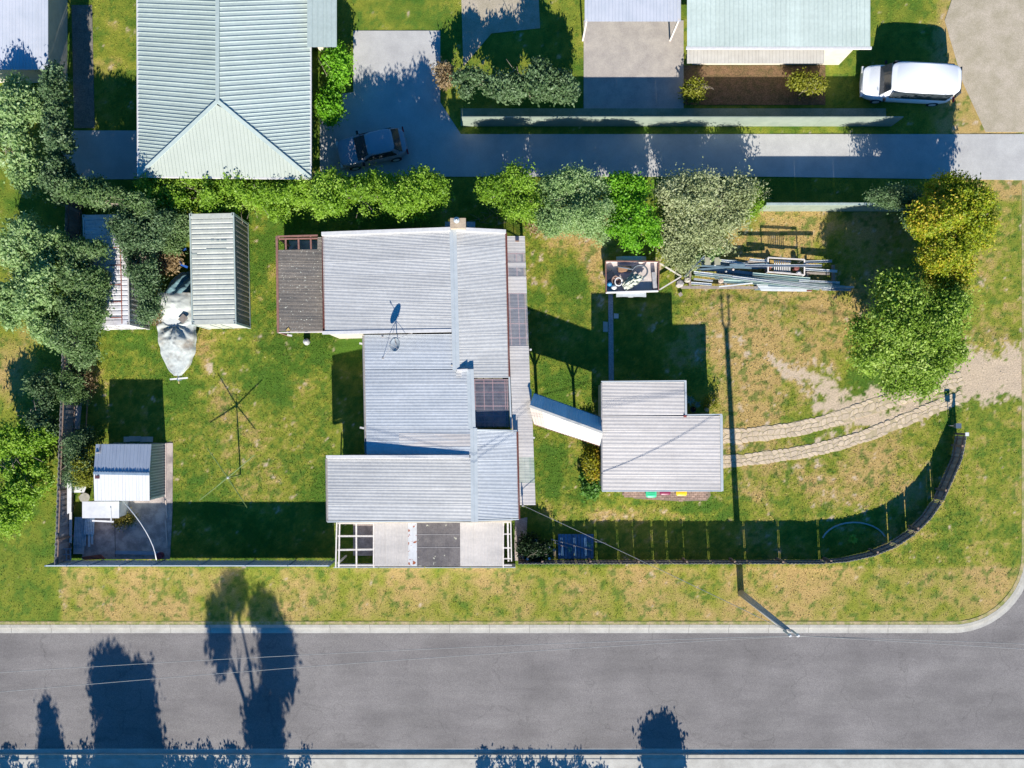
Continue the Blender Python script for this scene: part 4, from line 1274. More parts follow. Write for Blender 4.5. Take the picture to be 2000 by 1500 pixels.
ii = np.arange(nu * nu).reshape(nu, nu)
fc = np.stack([ii[:-1, :-1], ii[1:, :-1], ii[1:, 1:], ii[:-1, 1:]], -1).reshape(-1, 4)
me = npmesh('crumpled_sheet', vt - org, fc, mat('cream green plastic sheet', (.55, .56, .46), (.36, .39, .33), scale=5, rough=.5))
o = bpy.data.objects.new('crumpled_sheet', me); COL.objects.link(o); o.location = org
tag(o, 'crumpled cream plastic sheet in the middle of the trailer load', 'plastic sheet')
tag(MB().box(P(1190, 538, .7), (.5, .4, .3), .5).build('black_bag', mat('black plastic bag', (.03, .035, .05), (.015, .02, .03), rough=.4, scale=8, bump=.5)), 'black bag in the west end of the box trailer', 'bag')
tag(MB().beam(P(1276, 532, .8), P(1279, 563, .75), .22, .25).build('timber_offcut', mat('grey offcut', (.42, .40, .40), (.3, .29, .29), scale=6)), 'grey block at the east end of the box trailer', 'timber')

# ------------------------------------------------------------------ heap of long scrap metal lengths
m_bf = [mat('white steel length', (.68, .70, .71), (.58, .6, .61), scale=2, rough=.4), mat('pale green steel length', (.44, .54, .50), (.36, .46, .43), scale=2, rough=.4),
        mat('slate blue steel length', (.16, .23, .28), (.11, .17, .21), scale=2, rough=.45), mat('grey steel length', (.42, .45, .48), (.34, .37, .40), scale=2, rough=.4),
        mat('old grey timber length', (.34, .29, .25), (.24, .20, .17), scale=6, rough=.85)]
what = {0: 'white steel length', 1: 'pale green steel length', 2: 'dark slate steel length', 3: 'grey steel length', 4: 'old grey timber length'}
LEN = [  # u0,v0,u1,v1, height0,height1, width, material
    (1355, 532, 1620, 561, .52, .40, .13, 0), (1357, 536, 1600, 565, .42, .35, .11, 1), (1392, 537, 1580, 550, .5, .4, .10, 1), (1430, 541, 1622, 565, .56, .35, .12, 0),
    (1396, 543, 1650, 560, .45, .4, .10, 1), (1470, 535, 1582, 545, .62, .5, .14, 1), (1345, 518, 1480, 524, .5, .45, .10, 2), (1360, 527, 1500, 515, .48, .5, .10, 2),
    (1380, 505, 1460, 516, .55, .45, .12, 0), (1400, 521, 1510, 522, .4, .4, .16, 2), (1425, 517, 1462, 517, .6, .6, .10, 2), (1456, 512, 1500, 512, .45, .45, .16, 4),
    (1455, 519, 1605, 519, 1.05, 1.05, .13, 3), (1570, 512, 1625, 510, .4, .3, .14, 3), (1572, 526, 1635, 530, .55, .5, .13, 0), (1575, 533, 1620, 535, .4, .4, .12, 4),
    (1560, 548, 1640, 552, .48, .4, .10, 0), (1560, 553, 1640, 556, .35, .3, .13, 1), (1600, 560, 1668, 561, .42, .4, .10, 0), (1605, 565, 1662, 566, .3, .3, .14, 3),
    (1350, 553, 1390, 556, .3, .3, .13, 0), (1355, 545, 1392, 549, .4, .35, .09, 0), (1412, 549, 1500, 553, .35, .3, .20, 1), (1404, 560, 1470, 553, .35, .4, .07, 0),
    (1330, 561, 1480, 562, .18, .18, .16, 4), (1380, 524, 1560, 545, .35, .3, .18, 2), (1400, 529, 1600, 556, .25, .25, .22, 2), (1500, 556, 1640, 563, .22, .2, .2, 2),
    (1327, 572, 1331, 578, .12, .1, .2, 4), (1376, 500, 1338, 540, .95, .8, .09, 3), (1464, 507, 1500, 510, .5, .5, .12, 0)]
LENLAB = {}
_zones = {}
for k, e in enumerate(LEN):
    uc = (e[0] + e[2]) / 2
    z_ = 'western part' if uc < 1450 else ('middle' if uc < 1560 else 'eastern part')
    _zones.setdefault((e[7], z_), []).append(((e[1] + e[3]) / 2, k))
_ords = ['northernmost', 'second from the north', 'third from the north', 'fourth from the north', 'fifth from the north', 'sixth from the north', 'seventh from the north']
for (mi_, z_), lst in _zones.items():
    lst.sort()
    for r_, (vv_, k) in enumerate(lst):
        LENLAB[k] = ('only ' + what[mi_] if len(lst) == 1 else what[mi_] + ', ' + (_ords[r_] if r_ < len(lst) - 1 else 'southernmost') + ',') + ' in the ' + z_ + ' of the scrap heap'
for k, (u0, v0, u1, v1, h0, h1, w_, mi) in enumerate(LEN):
    p, q = P(u0, v0, h0), P(u1, v1, h1)
    b = MB()
    if mi in (0, 1, 3) and w_ >= .09: b.channel(p, q, w_, .06, .008)
    else: b.beam(p, q, w_, .05)
    o = b.build('steel_length' if mi != 4 else 'timber_length', m_bf[mi])
    tag(o, LENLAB[k], 'metal length' if mi != 4 else 'timber', 'long lengths in the scrap heap')
# low bearers and trestles under the heap
for k, u in enumerate((1350, 1420, 1500, 1580, 1632)):
    o = MB().box(G(1000 + (u - 1000) * .99, 537, .1), (.14, 1.5 if u < 1600 else 1.1, .2)).build('bearer', m_bf[4])
    tag(o, 'grey timber bearer under the scrap heap, %s' % ('westernmost', 'second from the west', 'middle one of five', 'second from the east', 'easternmost')[k], 'timber', 'bearers under the scrap heap')
# blue grey sheets lying on the west half of the heap
for (a, lb) in (((1368, 503, 1400, 530), 'slate ridged sheet, western one in the scrap heap'), ((1404, 506, 1440, 524), 'slate ridged sheet, eastern one in the scrap heap')):
    sheetprop('metal_sheet', lb, (P(a[0], a[1], .35), P(a[2], a[1] + 2, .35), P(a[2], a[3], .3), P(a[0] + 2, a[3], .3)), m_bf[2], .1, .012)
for u in (1382, 1401):
    tag(MB().box(P(u, 510, .62), (.33, .42, .04), .05).build('tile_board', mat('khaki board', (.38, .37, .27), (.3, .29, .21), scale=4)), 'khaki board, %s of two at the north-west of the scrap heap' % ('left' if u < 1390 else 'right'), 'board')
# stack of white roofing sheets at the south
st = thing('sheet_stack', 'neat stack of white sheets at the south edge of the scrap heap', 'metal sheets', G(1530, 560))
for i in range(5):
    MB().beam(P(1478 + i * 2, 556.5 + i * 2.6, .2), P(1585, 558 + i * 2.6, .2), .07, .04 + .02 * (i % 2)).build('sheet', m_bf[0], st)
MB().plate([P(1474, 556, .14), P(1585, 558, .14), P(1585, 569, .14), P(1474, 566, .14)], .14).build('bottom_sheet', m_bf[2], st)
MB().box(P(1581, 568, .24), (.3, .06, .03)).build('red_end', m_rust, st)
# slatted steel frame standing in the heap
fr = thing('slatted_frame', 'rectangular steel frame with a slatted middle standing on the scrap heap', 'metal frame', G(1530, 530))
zt = 1.05
fc_ = [P(1500, 503, zt), P(1571, 507, zt), P(1571, 537, zt - .15), P(1500, 531, zt - .15)]
for i in range(4):
    MB().beam(fc_[i], fc_[(i + 1) % 4], .07, .06).build('rail', m_wtim, fr)
    p = fc_[i]; MB().beam(Vector((p.x, p.y, .0)), p, .05, .05).build('leg', m_wtim, fr)
for i in range(9):
    u = 1513 + i * 3.7
    MB().beam(P(u, 508.5, zt - .12), P(u - .2, 530, zt - .22), .05, .03).build('slat', m_barge, fr)
MB().beam(P(1511, 509, zt - .15), P(1545, 511, zt - .15), .04, .04).build('slat_rail', m_wtim, fr)
MB().beam(P(1511, 530, zt - .25), P(1545, 532, zt - .25), .04, .04).build('slat_rail', m_wtim, fr)
JL = ['red brown lump inside the slatted frame', 'pale pinkish lump on the slate sheets of the scrap heap, larger one', 'small grey lump on the slate sheets, west of the pinkish one',
      'rusty brown lump at the west end of the slatted frame', 'pale grey lump at the south-east corner of the slatted frame', 'small pale lump beside the khaki boards on the scrap heap',
      'beige lump at the west tip of the scrap heap, nearest the diagonal bar', 'tan lump south of the diagonal bar on the scrap heap', 'large pale lump at the south-west corner of the scrap heap',
      'dark brown lump under the feathery tree, western one', 'grey brown lump under the feathery tree, eastern one']
for i, (u, v, c_, s_) in enumerate(((1556, 523, (.22, .07, .06), .3), (1432, 526, (.6, .5, .45), .14), (1418, 530, (.5, .5, .5), .12), (1505, 520, (.3, .12, .08), .2), (1560, 534, (.6, .6, .62), .28), (1396, 518, (.6, .6, .6), .14),
                                (1343, 546, (.5, .44, .38), .33), (1408, 548, (.52, .42, .34), .3), (1329, 553, (.52, .47, .44), .4), (1323, 524, (.3, .2, .15), .3), (1335, 520, (.35, .3, .28), .22))):
    mm = mat('junk %d' % i, c_, tuple(x * .6 for x in c_), scale=7, rough=.7)
    zz = .45
    b = lathe(P(u, v, zz), [(s_ * .3, -.35), (s_ * .5, -.3), (s_ * .55, .02), (s_ * .3, .08)], 7, random.uniform(-.2, .2), random.uniform(-.2, .2))
    tag(b.build('junk_lump', mm), JL[i], 'junk', 'lumps of junk in the scrap heap')

# ------------------------------------------------------------------ wheelie bins behind the garage
def bin_(u, v, colr, label, body=(.03, .035, .04)):
    t = thing('wheelie_bin', label, 'bin', G(u, v), 'wheelie bins behind the garage')
    c = G(u, v)
    sup = lambda w_, d, z, dy=0: [Vector((c.x + w_ * math.copysign(abs(math.cos(a)) ** .35, math.cos(a)), c.y + dy + d * math.copysign(abs(math.sin(a)) ** .35, math.sin(a)), z)) for a in np.linspace(0, 2 * math.pi, 20, endpoint=False)]
    clean(MB().loft([sup(.21, .24, .02), sup(.27, .32, .95), sup(.29, .34, .96), sup(.29, .34, 1.0)]).build('body', mat('bin body', body, rough=.5), t))
    lm = mat('lid ' + label[:6], colr, tuple(x * .85 for x in colr), rough=.4)
    lid = clean(MB().loft([sup(.30, .36, 1.0), sup(.31, .37, 1.03), sup(.27, .33, 1.07), sup(.2, .24, 1.085)]).build('lid', lm, t))
    MB().beam(Vector((c.x - .2, c.y - .1, 1.09)), Vector((c.x + .2, c.y - .1, 1.09)), .04, .02).build('rib', lm, lid)
    MB().beam(Vector((c.x - .2, c.y - .2, 1.085)), Vector((c.x + .2, c.y - .2, 1.085)), .04, .02).build('rib', lm, lid)
    MB().tube(Vector((c.x - .24, c.y + .38, 1.0)), Vector((c.x + .24, c.y + .38, 1.0)), .018).build('handle', MATS['black rubber'], t)
    for s_ in (-1, 1):
        MB().tube(Vector((c.x + s_ * .24, c.y + .27, .1)), Vector((c.x + s_ * .28, c.y + .27, .1)), .1, .1, 14).build('wheel', MATS['black rubber'], t)
bin_(1266, 955.5, (.05, .50, .26), 'green-lidded wheelie bin, leftmost behind the garage')
bin_(1292.5, 951, (.22, .03, .08), 'maroon-lidded wheelie bin, between the green and yellow ones')
bin_(1324, 952.5, (.75, .50, .02), 'yellow-lidded wheelie bin, rightmost behind the garage')

# ------------------------------------------------------------------ fences
m_pal = mat('weathered grey paling', (.36, .33, .32), (.23, .21, .21), scale=9, rough=.9, objvar=.2, stretch=(1, 1, .3))
m_palb = mat('brown fence post timber', (.30, .21, .16), (.2, .14, .11), scale=7, rough=.9)
pal_me = MB().box((0, 0, .5), (.098, .016, 1.0)).mesh('paling', m_pal)


def resample(path, step):
    out = []; acc = 0; nxt = step / 2
    for a, b in zip(path[:-1], path[1:]):
        L = (b - a).length
        while nxt <= acc + L:
            t = (nxt - acc) / L
            d = (b - a).normalized()
            out.append((a.lerp(b, t), math.atan2(d.y, d.x)))
            nxt += step
        acc += L
    return out


def paling_fence(name, label, path, h, step, gaps=(), post_off=.1, maxn=295):
    t = thing(name, label, 'fence', path[0])
    pts = resample(path, step)
    gp = set()
    for k, (p, a) in enumerate(pts[:maxn]):
        u = 1000 + S * p.x
        hh = h * random.uniform(.985, 1.015)
        sc = 1.16
        if any(abs(u - g) < step * S / 2 for g in gaps): sc = .55
        elif random.random() < .05: sc = .98
        off = Vector((-math.sin(a), math.cos(a), 0)) * (.0105 if k % 2 else -.0105)
        o = put('paling', pal_me, t, p + off, a, (sc * step / .104, 1, hh))
    L = sum((b - a).length for a, b in zip(path[:-1], path[1:]))
    for p, a in resample(path, 2.7):
        nrm = Vector((-math.sin(a), math.cos(a), 0)) * post_off
        MB().beam(p + nrm, p + nrm + Vector((0, 0, h - .03)), .11, .11).build('post', m_palb, t)
    for z in (.3, h - .25):
        n = len(path)
        for i in range(n - 1):
            a, b = path[i], path[i + 1]
            d = (b - a).normalized(); nrm = Vector((-d.y, d.x, 0)) * .038 * (1 if post_off > 0 else -1)
            MB().beam(a + nrm + Vector((0, 0, z)), b + nrm + Vector((0, 0, z)), .055, .075).build('rail', m_palb, t)
    return t


curve = [G(x, y) for x, y in ((1012, 1094), (1300, 1094), (1590, 1094), (1640, 1090), (1690, 1079), (1732, 1062), (1768, 1038), (1798, 1008), (1822, 974), (1840, 935), (1858, 893), (1866, 850))]
paling_fence('paling_fence', 'low grey paling fence along the south side and round the corner', curve, 1.2, .104,
             gaps=(1085, 1097, 1124, 1145, 1165, 1208, 1240, 1277, 1305, 1335, 1385, 1455, 1523, 1600, 1735, 1770, 1820))
wf = [G(160, 398), G(156, 600), G(152, 740), G(146, 900), G(139, 1092)]
paling_fence('paling_fence', 'tall weathered paling fence along the west side', wf[::-1], 1.75, .15, post_off=-.1)
# fallen timber along the west fence base
for k, (a, b_, lb) in enumerate((((161, 712), (159, 750), 'pale bleached sleeper along the west fence, north piece'), ((158, 752), (155, 790), 'pale bleached sleeper along the west fence, middle piece'), ((155, 792), (151, 838), 'pale bleached sleeper along the west fence, south piece'))):
    tag(MB().beam(G(*a, .12), G(*b_, .12), .3, .2).build('sleeper', mat('bleached grey wood', (.52, .49, .48), (.33, .30, .29), scale=7, rough=.9, stretch=(1, .2, 1))), lb, 'sleeper')
tag(MB().tube(G(182, 672, .05), G(179, 706, .05), .04, .04).build('pipe', m_cap), 'short pale pipe lying by the western tree', 'pipe')
tag(MB().beam(G(172, 780, .05), G(168, 850, .05), .04, .08).build('garden_edging', mat('orange timber edge', (.45, .28, .17))), 'thin orange timber edging beside the west fence', 'edging')
# metal panel fence, south side west of the house
m_fm = mat('pale blue grey fence steel', (.50, .55, .60), (.42, .47, .52), scale=3, rough=.4, objvar=.08)
mf = thing('metal_fence', 'pale ribbed metal panel fence between the slab and the pergola', 'fence', G(135, 1093))
us = [122, 162, 202, 262, 322, 410, 498, 578, 655]
for i in range(len(us) - 1):
    a, b_ = G(us[i] + .5, 1094), G(us[i + 1] - .5, 1094)
    mb = MB()
    nn = max(2, round((b_.x - a.x) / .2)); prf = ((0, -1), (.45, -1), (.55, 1), (.9, 1))
    pts = [(a.x + (b_.x - a.x) * (k + f) / nn, zz) for k in range(nn) for f, zz in prf] + [(b_.x, -1)]
    mb.add([v for x, zz in pts for v in ((x, a.y + .016 * zz, .05), (x, a.y + .016 * zz, 1.72))], [(2 * k, 2 * k + 1, 2 * k + 3, 2 * k + 2) for k in range(len(pts) - 1)])
    mb.build('fence_panel', m_fm, mf)
    MB().beam(a + Vector((0, 0, 1.74)), b_ + Vector((0, 0, 1.74)), .06, .05).build('top_rail', m_fm, mf)
for u in us:
    MB().beam(G(u, 1094), G(u, 1094, 1.78), .07, .07).build('post', m_blue_s, mf)
# south side behind the pergola
mf2 = thing('metal_fence', 'ribbed metal fence run behind the pergola', 'fence', G(660, 1096))
a, b_ = G(660, 1101), G(1008, 1101)
for i in range(4):
    p, q = a.lerp(b_, i / 4), a.lerp(b_, (i + 1) / 4 - .004)
    MB().beam(p + Vector((0, 0, .6)), q + Vector((0, 0, .6)), .03, 1.2).build('fence_panel', m_fm, mf2)

# north neighbour's boundary fence: green-grey steel, east part, and a thin one along the drive
m_gf = mat('grey green fence steel', (.25, .29, .24), (.20, .24, .20), scale=2, rough=.5)
nf = thing('metal_fence', 'green-grey boundary fence north of the lawn, its pale cap showing above the dark bed', 'fence', G(1440, 400))
for i in range(5):
    p, q = G(1480 + i * 76, 412), G(1480 + (i + 1) * 76 - .2, 412)
    MB().beam(p + Vector((0, 0, .8)), q + Vector((0, 0, .8)), .05, 1.6).build('fence_panel', m_gf, nf)
    MB().beam(p + Vector((0, 0, 1.63)), q + Vector((0, 0, 1.63)), .13, .05).build('cap_rail', mat('pale aqua cap', (.40, .48, .45), rough=.5), nf)
nf2 = thing('metal_fence', 'long green-grey fence beside the neighbour\'s shaded drive', 'fence', G(1200, 235))
for i in range(11):
    p, q = G(905 + i * 76, 246), G(905 + (i + 1) * 76 - .2, 246)
    MB().beam(p + Vector((0, 0, .75)), q + Vector((0, 0, .75)), .05, 1.5).build('fence_panel', m_gf, nf2)
sheet('verge_strip', [G(900, 212), G(1730, 212), G(1730, 246), G(900, 246)][::-1], .028, mat('pale olive strip', (.28, .32, .22), (.2, .25, .15), scale=1.2, rough=.9, fine=(20, .15)))

# ------------------------------------------------------------------ letterbox
lb = thing('letterbox', 'dark letterbox on a thin post at the drive entrance', 'letterbox', G(1853, 831))
p = G(1853, 831)
MB().tube(p, p + Vector((0, 0, .78)), .025, .025).build('post', m_grey_g, lb)
MB().box(p + Vector((0, 0, .92)), (.28, .24, .24)).build('box', mat('slate letterbox', (.10, .13, .18), rough=.4), lb)
MB().box(p + Vector((0, 0, 1.055)), (.31, .28, .03)).build('lid', mat('slate letterbox', (.10, .13, .18)), lb)
gp = thing('gate_post', 'white-capped post ending the corner fence', 'post', G(1860, 848))
MB().beam(G(1867, 847), G(1867, 847, 1.15), .12, .12).build('shaft', m_palb, gp)
MB().box(G(1867, 847, 1.17), (.2, .2, .05)).build('cap', m_white, gp)

# ------------------------------------------------------------------ power pole and wires
PH = 9.0
pb = G(1447, 1158)
pole = thing('power_pole', 'tall pale timber power pole with two prongs on the grass verge', 'power pole', pb)
m_pole = mat('pale grey pole timber', (.40, .39, .37), (.30, .29, .27), scale=5, rough=.9, stretch=(1, 1, .2))
MB().tube(pb, pb + Vector((0, 0, PH - .9)), .19, .14, 14).build('shaft', m_pole, pole, True)
for s_ in (-1, 1):
    MB().beam(pb + Vector((s_ * .03, 0, PH - 1.0)), pb + Vector((s_ * .19, 0, PH - .75)), .1, .1).build('bracket', m_grey_g, pole)
    MB().tube(pb + Vector((s_ * .19, 0, PH - .8)), pb + Vector((s_ * .19, 0, PH)), .06, .05, 10).build('prong', m_cap, pole)
    MB().tube(pb + Vector((s_ * .19, 0, PH)), pb + Vector((s_ * .19, 0, PH + .15)), .09, .05, 10).build('insulator', m_white, pole)
hp_ = P(1021, 987, 3.05)
tp = pb + Vector((-.19, .1, PH - .4))
wpts = [hp_.lerp(tp, t) + Vector((0, 0, -.9 * 4 * t * (1 - t) * .5)) for t in np.linspace(0, 1, 15)]
tag(MB().path(wpts, .013, 5).build('service_wire', mat('grey wire', (.30, .30, .30))), 'thin power wire from the house corner to the street pole', 'wire')
b = MB(); b.box(hp_ + Vector((0, 0, -.05)), (.1, .14, .2)); b.tube(hp_ + Vector((0, 0, -.6)), hp_ + Vector((0, 0, .2)), .025); b.build('service_bracket', m_grey_g, house)
for s_, far_ in ((-1, 1), (1, 1)):
    for sgn, lb in ((1, 'east'), (-1, 'west')):
        a = pb + Vector((s_ * .19, 0, PH + .12)); e = a + Vector((sgn * 42, -.8 * sgn * 0, .2)) + Vector((0, -2.5 - .5 * s_, 0))
        pts = [a.lerp(e, t) + Vector((0, 0, -.8 * 4 * t * (1 - t))) for t in np.linspace(0, 1, 12)]
        tag(MB().path(pts, .012, 4).build('street_wire', MATS['grey wire']), 'street power wire running %s from the %s prong of the pole' % (lb, 'left' if s_ < 0 else 'right'), 'wire')

# ------------------------------------------------------------------ blue planked platform in the fence shade
pt = thing('plank_platform', 'blue painted plank platform lying in the fence shade near the flowering bush', 'platform', G(1122, 1066))
m_bl = mat('faded blue plank paint', (.10, .22, .36), (.05, .13, .24), scale=6, rough=.7, objvar=.2)
for i in range(11):
    u = 1091 + i * 6.3
    MB().box(G(u + 1.6, 1066, .2), (.165, 1.4, .03)).build('plank', m_bl, pt)
for v in (1046, 1066, 1086):
    MB().box(G(1124, v, .14), (2.05, .09, .09)).build('bearer', m_palb, pt)
for s_ in (1094, 1154):
    for v in (1047, 1085): MB().box(G(s_, v, .05), (.09, .09, .1)).build('foot', m_palb, pt)
for k, (a, b_, lb_) in enumerate((((1076, 1052), (1156, 1074), 'weathered pole lying diagonally across the blue platform, longer one'), ((1082, 1058), (1112, 1070), 'weathered pole on the blue platform, shorter one'), ((1160, 1057), (1184, 1061), 'grey stick lying east of the blue platform'))):
    tag(MB().tube(G(*a, .25 if k < 2 else .04), G(*b_, .25 if k < 2 else .04), .035, .03).build('stick', m_pal), lb_, 'stick')

# ------------------------------------------------------------------ vegetation
m_bark = mat('grey brown bark', (.30, .25, .20), (.18, .15, .12), scale=6, rough=.95, bump=.4)


def leaves(name, parent, blobs, n, size, m, up=.35, shell=.55, clump=.30, per=22, flat=False, seed=0):
    """leaf faces gathered in clumps through ellipsoid volumes; blobs = (x,y,z,rx,ry,rz) in world"""
    rg = np.random.default_rng(seed + 101)
    n = int(n * 1.45)
    B0 = np.array(blobs, float)
    sat = []
    for b0 in B0:                     # lobes round every mass so that outlines stay uneven
        for _ in range(4):
            q = rg.normal(size=3); q /= np.linalg.norm(q); q[2] = abs(q[2]) * .8
            f = rg.uniform(.28, .5)
            sat.append(list(b0[:3] + q * b0[3:6] * rg.uniform(.65, .95)) + list(b0[3:6] * f))
    B = np.concatenate([B0 * np.array((1, 1, 1, .88, .88, .9)), np.array(sat)])
    wgt = (B[:, 3] * B[:, 4] * B[:, 5]) ** (2 / 3); wgt /= wgt.sum()
    nc = max(4, n // per)
    bi = rg.choice(len(B), nc, p=wgt)
    d = rg.normal(size=(nc, 3)); d /= np.linalg.norm(d, axis=1)[:, None]
    rad = 1 - (rg.random(nc) ** 2.2) * shell
    rad *= 1 + .10 * rg.normal(size=nc)
    cc = B[bi, :3] + d * rad[:, None] * B[bi, 3:6]
    gap = fbm(cc[:, 0] + seed, cc[:, 1], 1.15, 3) + .10 * rg.random(nc)      # openings through the crown
    ok = gap > np.quantile(gap, .17)
    cc, d = cc[ok], d[ok]; nc = len(cc)
    cd = d.copy()
    ci = rg.integers(0, nc, n)
    cl0 = rg.random(nc)
    sz_c = clump * (.6 + .8 * rg.random(nc))
    pos = cc[ci] + rg.normal(size=(n, 3)) * (sz_c[ci] * .5)[:, None] * np.array((1, 1, .7))
    pos[:, 2] = np.maximum(pos[:, 2], .03)
    # leaf frames
    nr = rg.normal(size=(n, 3)) * .75 + cd[ci] * .3 + np.array((0, -.62, up * 2.2))
    nr /= np.linalg.norm(nr, axis=1)[:, None]
    t = np.cross(nr, rg.normal(size=(n, 3))); t /= np.linalg.norm(t, axis=1)[:, None]
    bt_ = np.cross(nr, t)
    L = size * .98 * (.5 + .9 * rg.random(n)) * (.75 + .5 * cl0[ci]); W = L * (.42 + .25 * rg.random(n))
    a = pos - t * L[:, None] * .5; c = pos + t * L[:, None] * .5
    b1 = pos + bt_ * W[:, None] * .5 + nr * (L * .08)[:, None]; b2 = pos - bt_ * W[:, None] * .5 + nr * (L * .08)[:, None]
    vt = np.stack([a, b1, c, b2], 1).reshape(-1, 3)
    fc = np.arange(4 * n).reshape(n, 4)
    cl = rg.random(nc)
    tone = np.clip(.25 * cl[ci] + .50 * rg.random(n) ** 1.3 + .62 * (fbm(pos[:, 0] - seed, pos[:, 1], .8, 3) - .22), 0, 1)
    tone4 = np.repeat(tone, 4)
    org = np.array(origin(parent)) if parent is not None else vt.mean(0) * np.array((1, 1, 0))
    me = npmesh(name, vt - org, fc, m, {'tone': ('FLOAT', 'POINT', tone4)})
    o = bpy.data.objects.new(name, me); COL.objects.link(o)
    if parent is not None: o.parent = parent
    else: o.location = org
    return o


def blobs_px(lst):
    """(u, v, h, ru, rv, rz): centre seen at pixel u,v at height h; radii in photo pixels, rz metres"""
    out = []
    for u, v, h, ru, rv, rz in lst:
        p = P(u, v, h); k = (H - h) / H / S
        out.append((p.x, p.y, p.z, ru * k, rv * k, rz))
    return out


def tree(name, label, base, blobs, n, size, m, trunk_r=.16, cat='tree', group=None, px=True, seed=0, clump=.3, shell=.55, up=.35, limbs=9):
    rnd = random.Random(seed + 5)
    bl = blobs_px(blobs) if px else blobs
    t = thing(name, label, cat, base, group)
    leaves('crown', t, bl, n, size, m, seed=seed, clump=clump, shell=shell, up=up)
    if trunk_r:
        mb = MB()
        z_low = min(b[2] - b[5] * .5 for b in bl); z_low = max(z_low, .5)
        cx = base.x * .7 + .3 * sum(b[0] for b in bl) / len(bl); cy = base.y * .7 + .3 * sum(b[1] for b in bl) / len(bl)
        fork = Vector((cx, cy, z_low))
        mb.path([base, base.lerp(fork, .5) + Vector((rnd.uniform(-.1, .1), rnd.uniform(-.1, .1), 0)), fork], [trunk_r * 1.2, trunk_r, trunk_r * .85], 9)
        for i in range(max(limbs, len(bl))):
            b = bl[i % len(bl)]
            e = Vector((b[0] + rnd.uniform(-.5, .5) * b[3], b[1] + rnd.uniform(-.5, .5) * b[4], b[2] + rnd.uniform(-.1, .7) * b[5]))
            mid = fork.lerp(e, .5) + Vector((rnd.uniform(-.25, .25), rnd.uniform(-.25, .25), rnd.uniform(0, .2)))
            mb.path([fork, mid, e], [trunk_r * .55, trunk_r * .35, trunk_r * .12], 6)
            for k in range(2):
                e2 = mid + Vector((rnd.uniform(-.9, .9) * b[3], rnd.uniform(-.9, .9) * b[4], rnd.uniform(.1, .8) * b[5]))
                mb.path([mid, mid.lerp(e2, .5) + Vector((0, 0, .1)), e2], [trunk_r * .28, trunk_r * .18, .012], 5)
        mb.build('trunk', m_bark, t, True)
    return t


L_mid = leafmat('mid green leaves', (.060, .125, .036), (.165, .27, .085), (.36, .47, .24))
L_dark = leafmat('dark blue-green leaves', (.050, .105, .040), (.135, .225, .090), (.30, .42, .23))
L_brite = leafmat('bright lime hedge leaves', (.11, .23, .014), (.25, .43, .03), (.42, .58, .10))
L_vivid = leafmat('vivid green leaves', (.08, .23, .009), (.17, .42, .016), (.33, .62, .05))
L_pale = leafmat('pale sage leaves', (.16, .26, .08), (.31, .46, .17), (.50, .62, .33))
L_grey = leafmat('grey green feathery leaves', (.24, .29, .12), (.42, .47, .24), (.60, .62, .40))
L_gold = leafmat('yellow orange autumn leaves', (.09, .17, .012), (.36, .44, .02), (.80, .52, .07))
L_tree = leafmat('fresh green leaves', (.09, .18, .016), (.27, .42, .045), (.54, .66, .18))
L_brown = leafmat('dry brown leaves', (.14, .10, .04), (.34, .24, .12), (.54, .44, .28))
L_olive = leafmat('olive bush leaves', (.09, .12, .010), (.25, .27, .02), (.45, .44, .07))

# western trees round the white container
tree('broadleaf_tree', 'dense blue-green tree over the west fence, left of the rust-streaked container', G(172, 640), [(160, 540, 3.4, 45, 50, .9), (162, 610, 3.2, 42, 50, 1.0), (150, 650, 3.0, 40, 40, .9), (185, 492, 3.6, 36, 18, .6), (165, 690, 2.6, 26, 24, .7), (190, 548, 3.2, 22, 30, .6), (150, 490, 3.2, 26, 26, .7), (182, 600, 3.3, 26, 30, .8)], 30000, .13, L_mid, .17, seed=1)
tree('broadleaf_tree', 'blue-green tree between the two shipping containers', G(290, 500), [(276, 470, 3.0, 30, 36, .9), (276, 515, 3.0, 26, 30, .9), (290, 560, 2.8, 24, 30, .8), (290, 600, 2.4, 20, 28, .7), (250, 440, 3.3, 30, 25, .8), (295, 440, 3.0, 40, 30, .9), (246, 470, 3.4, 18, 14, .5)], 24000, .12, L_dark, .14, seed=2)
tree('broadleaf_tree', 'dark tree in the north-west corner of the lot', G(190, 395), [(205, 388, 3.4, 46, 16, .7), (262, 402, 3.4, 32, 18, .8), (165, 372, 3.2, 42, 18, .8)], 12000, .13, L_mid, .15, seed=3)
tree('shrub', 'small leafy shrub with pale dry patches against the boat end of the pale container', G(338, 470), [(335, 460, 1.8, 32, 30, .6), (345, 430, 2.2, 34, 24, .6)], 9000, .12, L_mid, .06, 'shrub', seed=4)
tree('shrub', 'straw coloured grassy shrub beside the blue pool rim', G(330, 505), [(328, 500, 1.3, 22, 20, .5), (320, 520, 1.0, 18, 18, .4)], 3500, .15, L_brown, .04, 'shrub', seed=5)
tree('shrub', 'dry reddish-brown shrub at the south end of the tree between the containers', G(300, 615), [(300, 612, 1.2, 14, 14, .5)], 1200, .1, L_brown, .03, 'shrub', seed=6)
tree('creeper', 'leafy creeper spilling over the west fence north of the dark shrub', G(148, 748), [(140, 745, 1.6, 18, 16, .4), (158, 770, .8, 14, 16, .5), (130, 770, 1.8, 12, 12, .3), (160, 710, .9, 12, 16, .5)], 5500, .11, L_mid, .04, 'creeper', seed=7)
tree('shrub', 'rank dry brown shrub behind the bleached sleepers', G(170, 745), [(168, 735, .6, 8, 30, .4), (168, 760, .5, 8, 20, .3)], 2600, .1, L_brown, .03, 'shrub', seed=8)
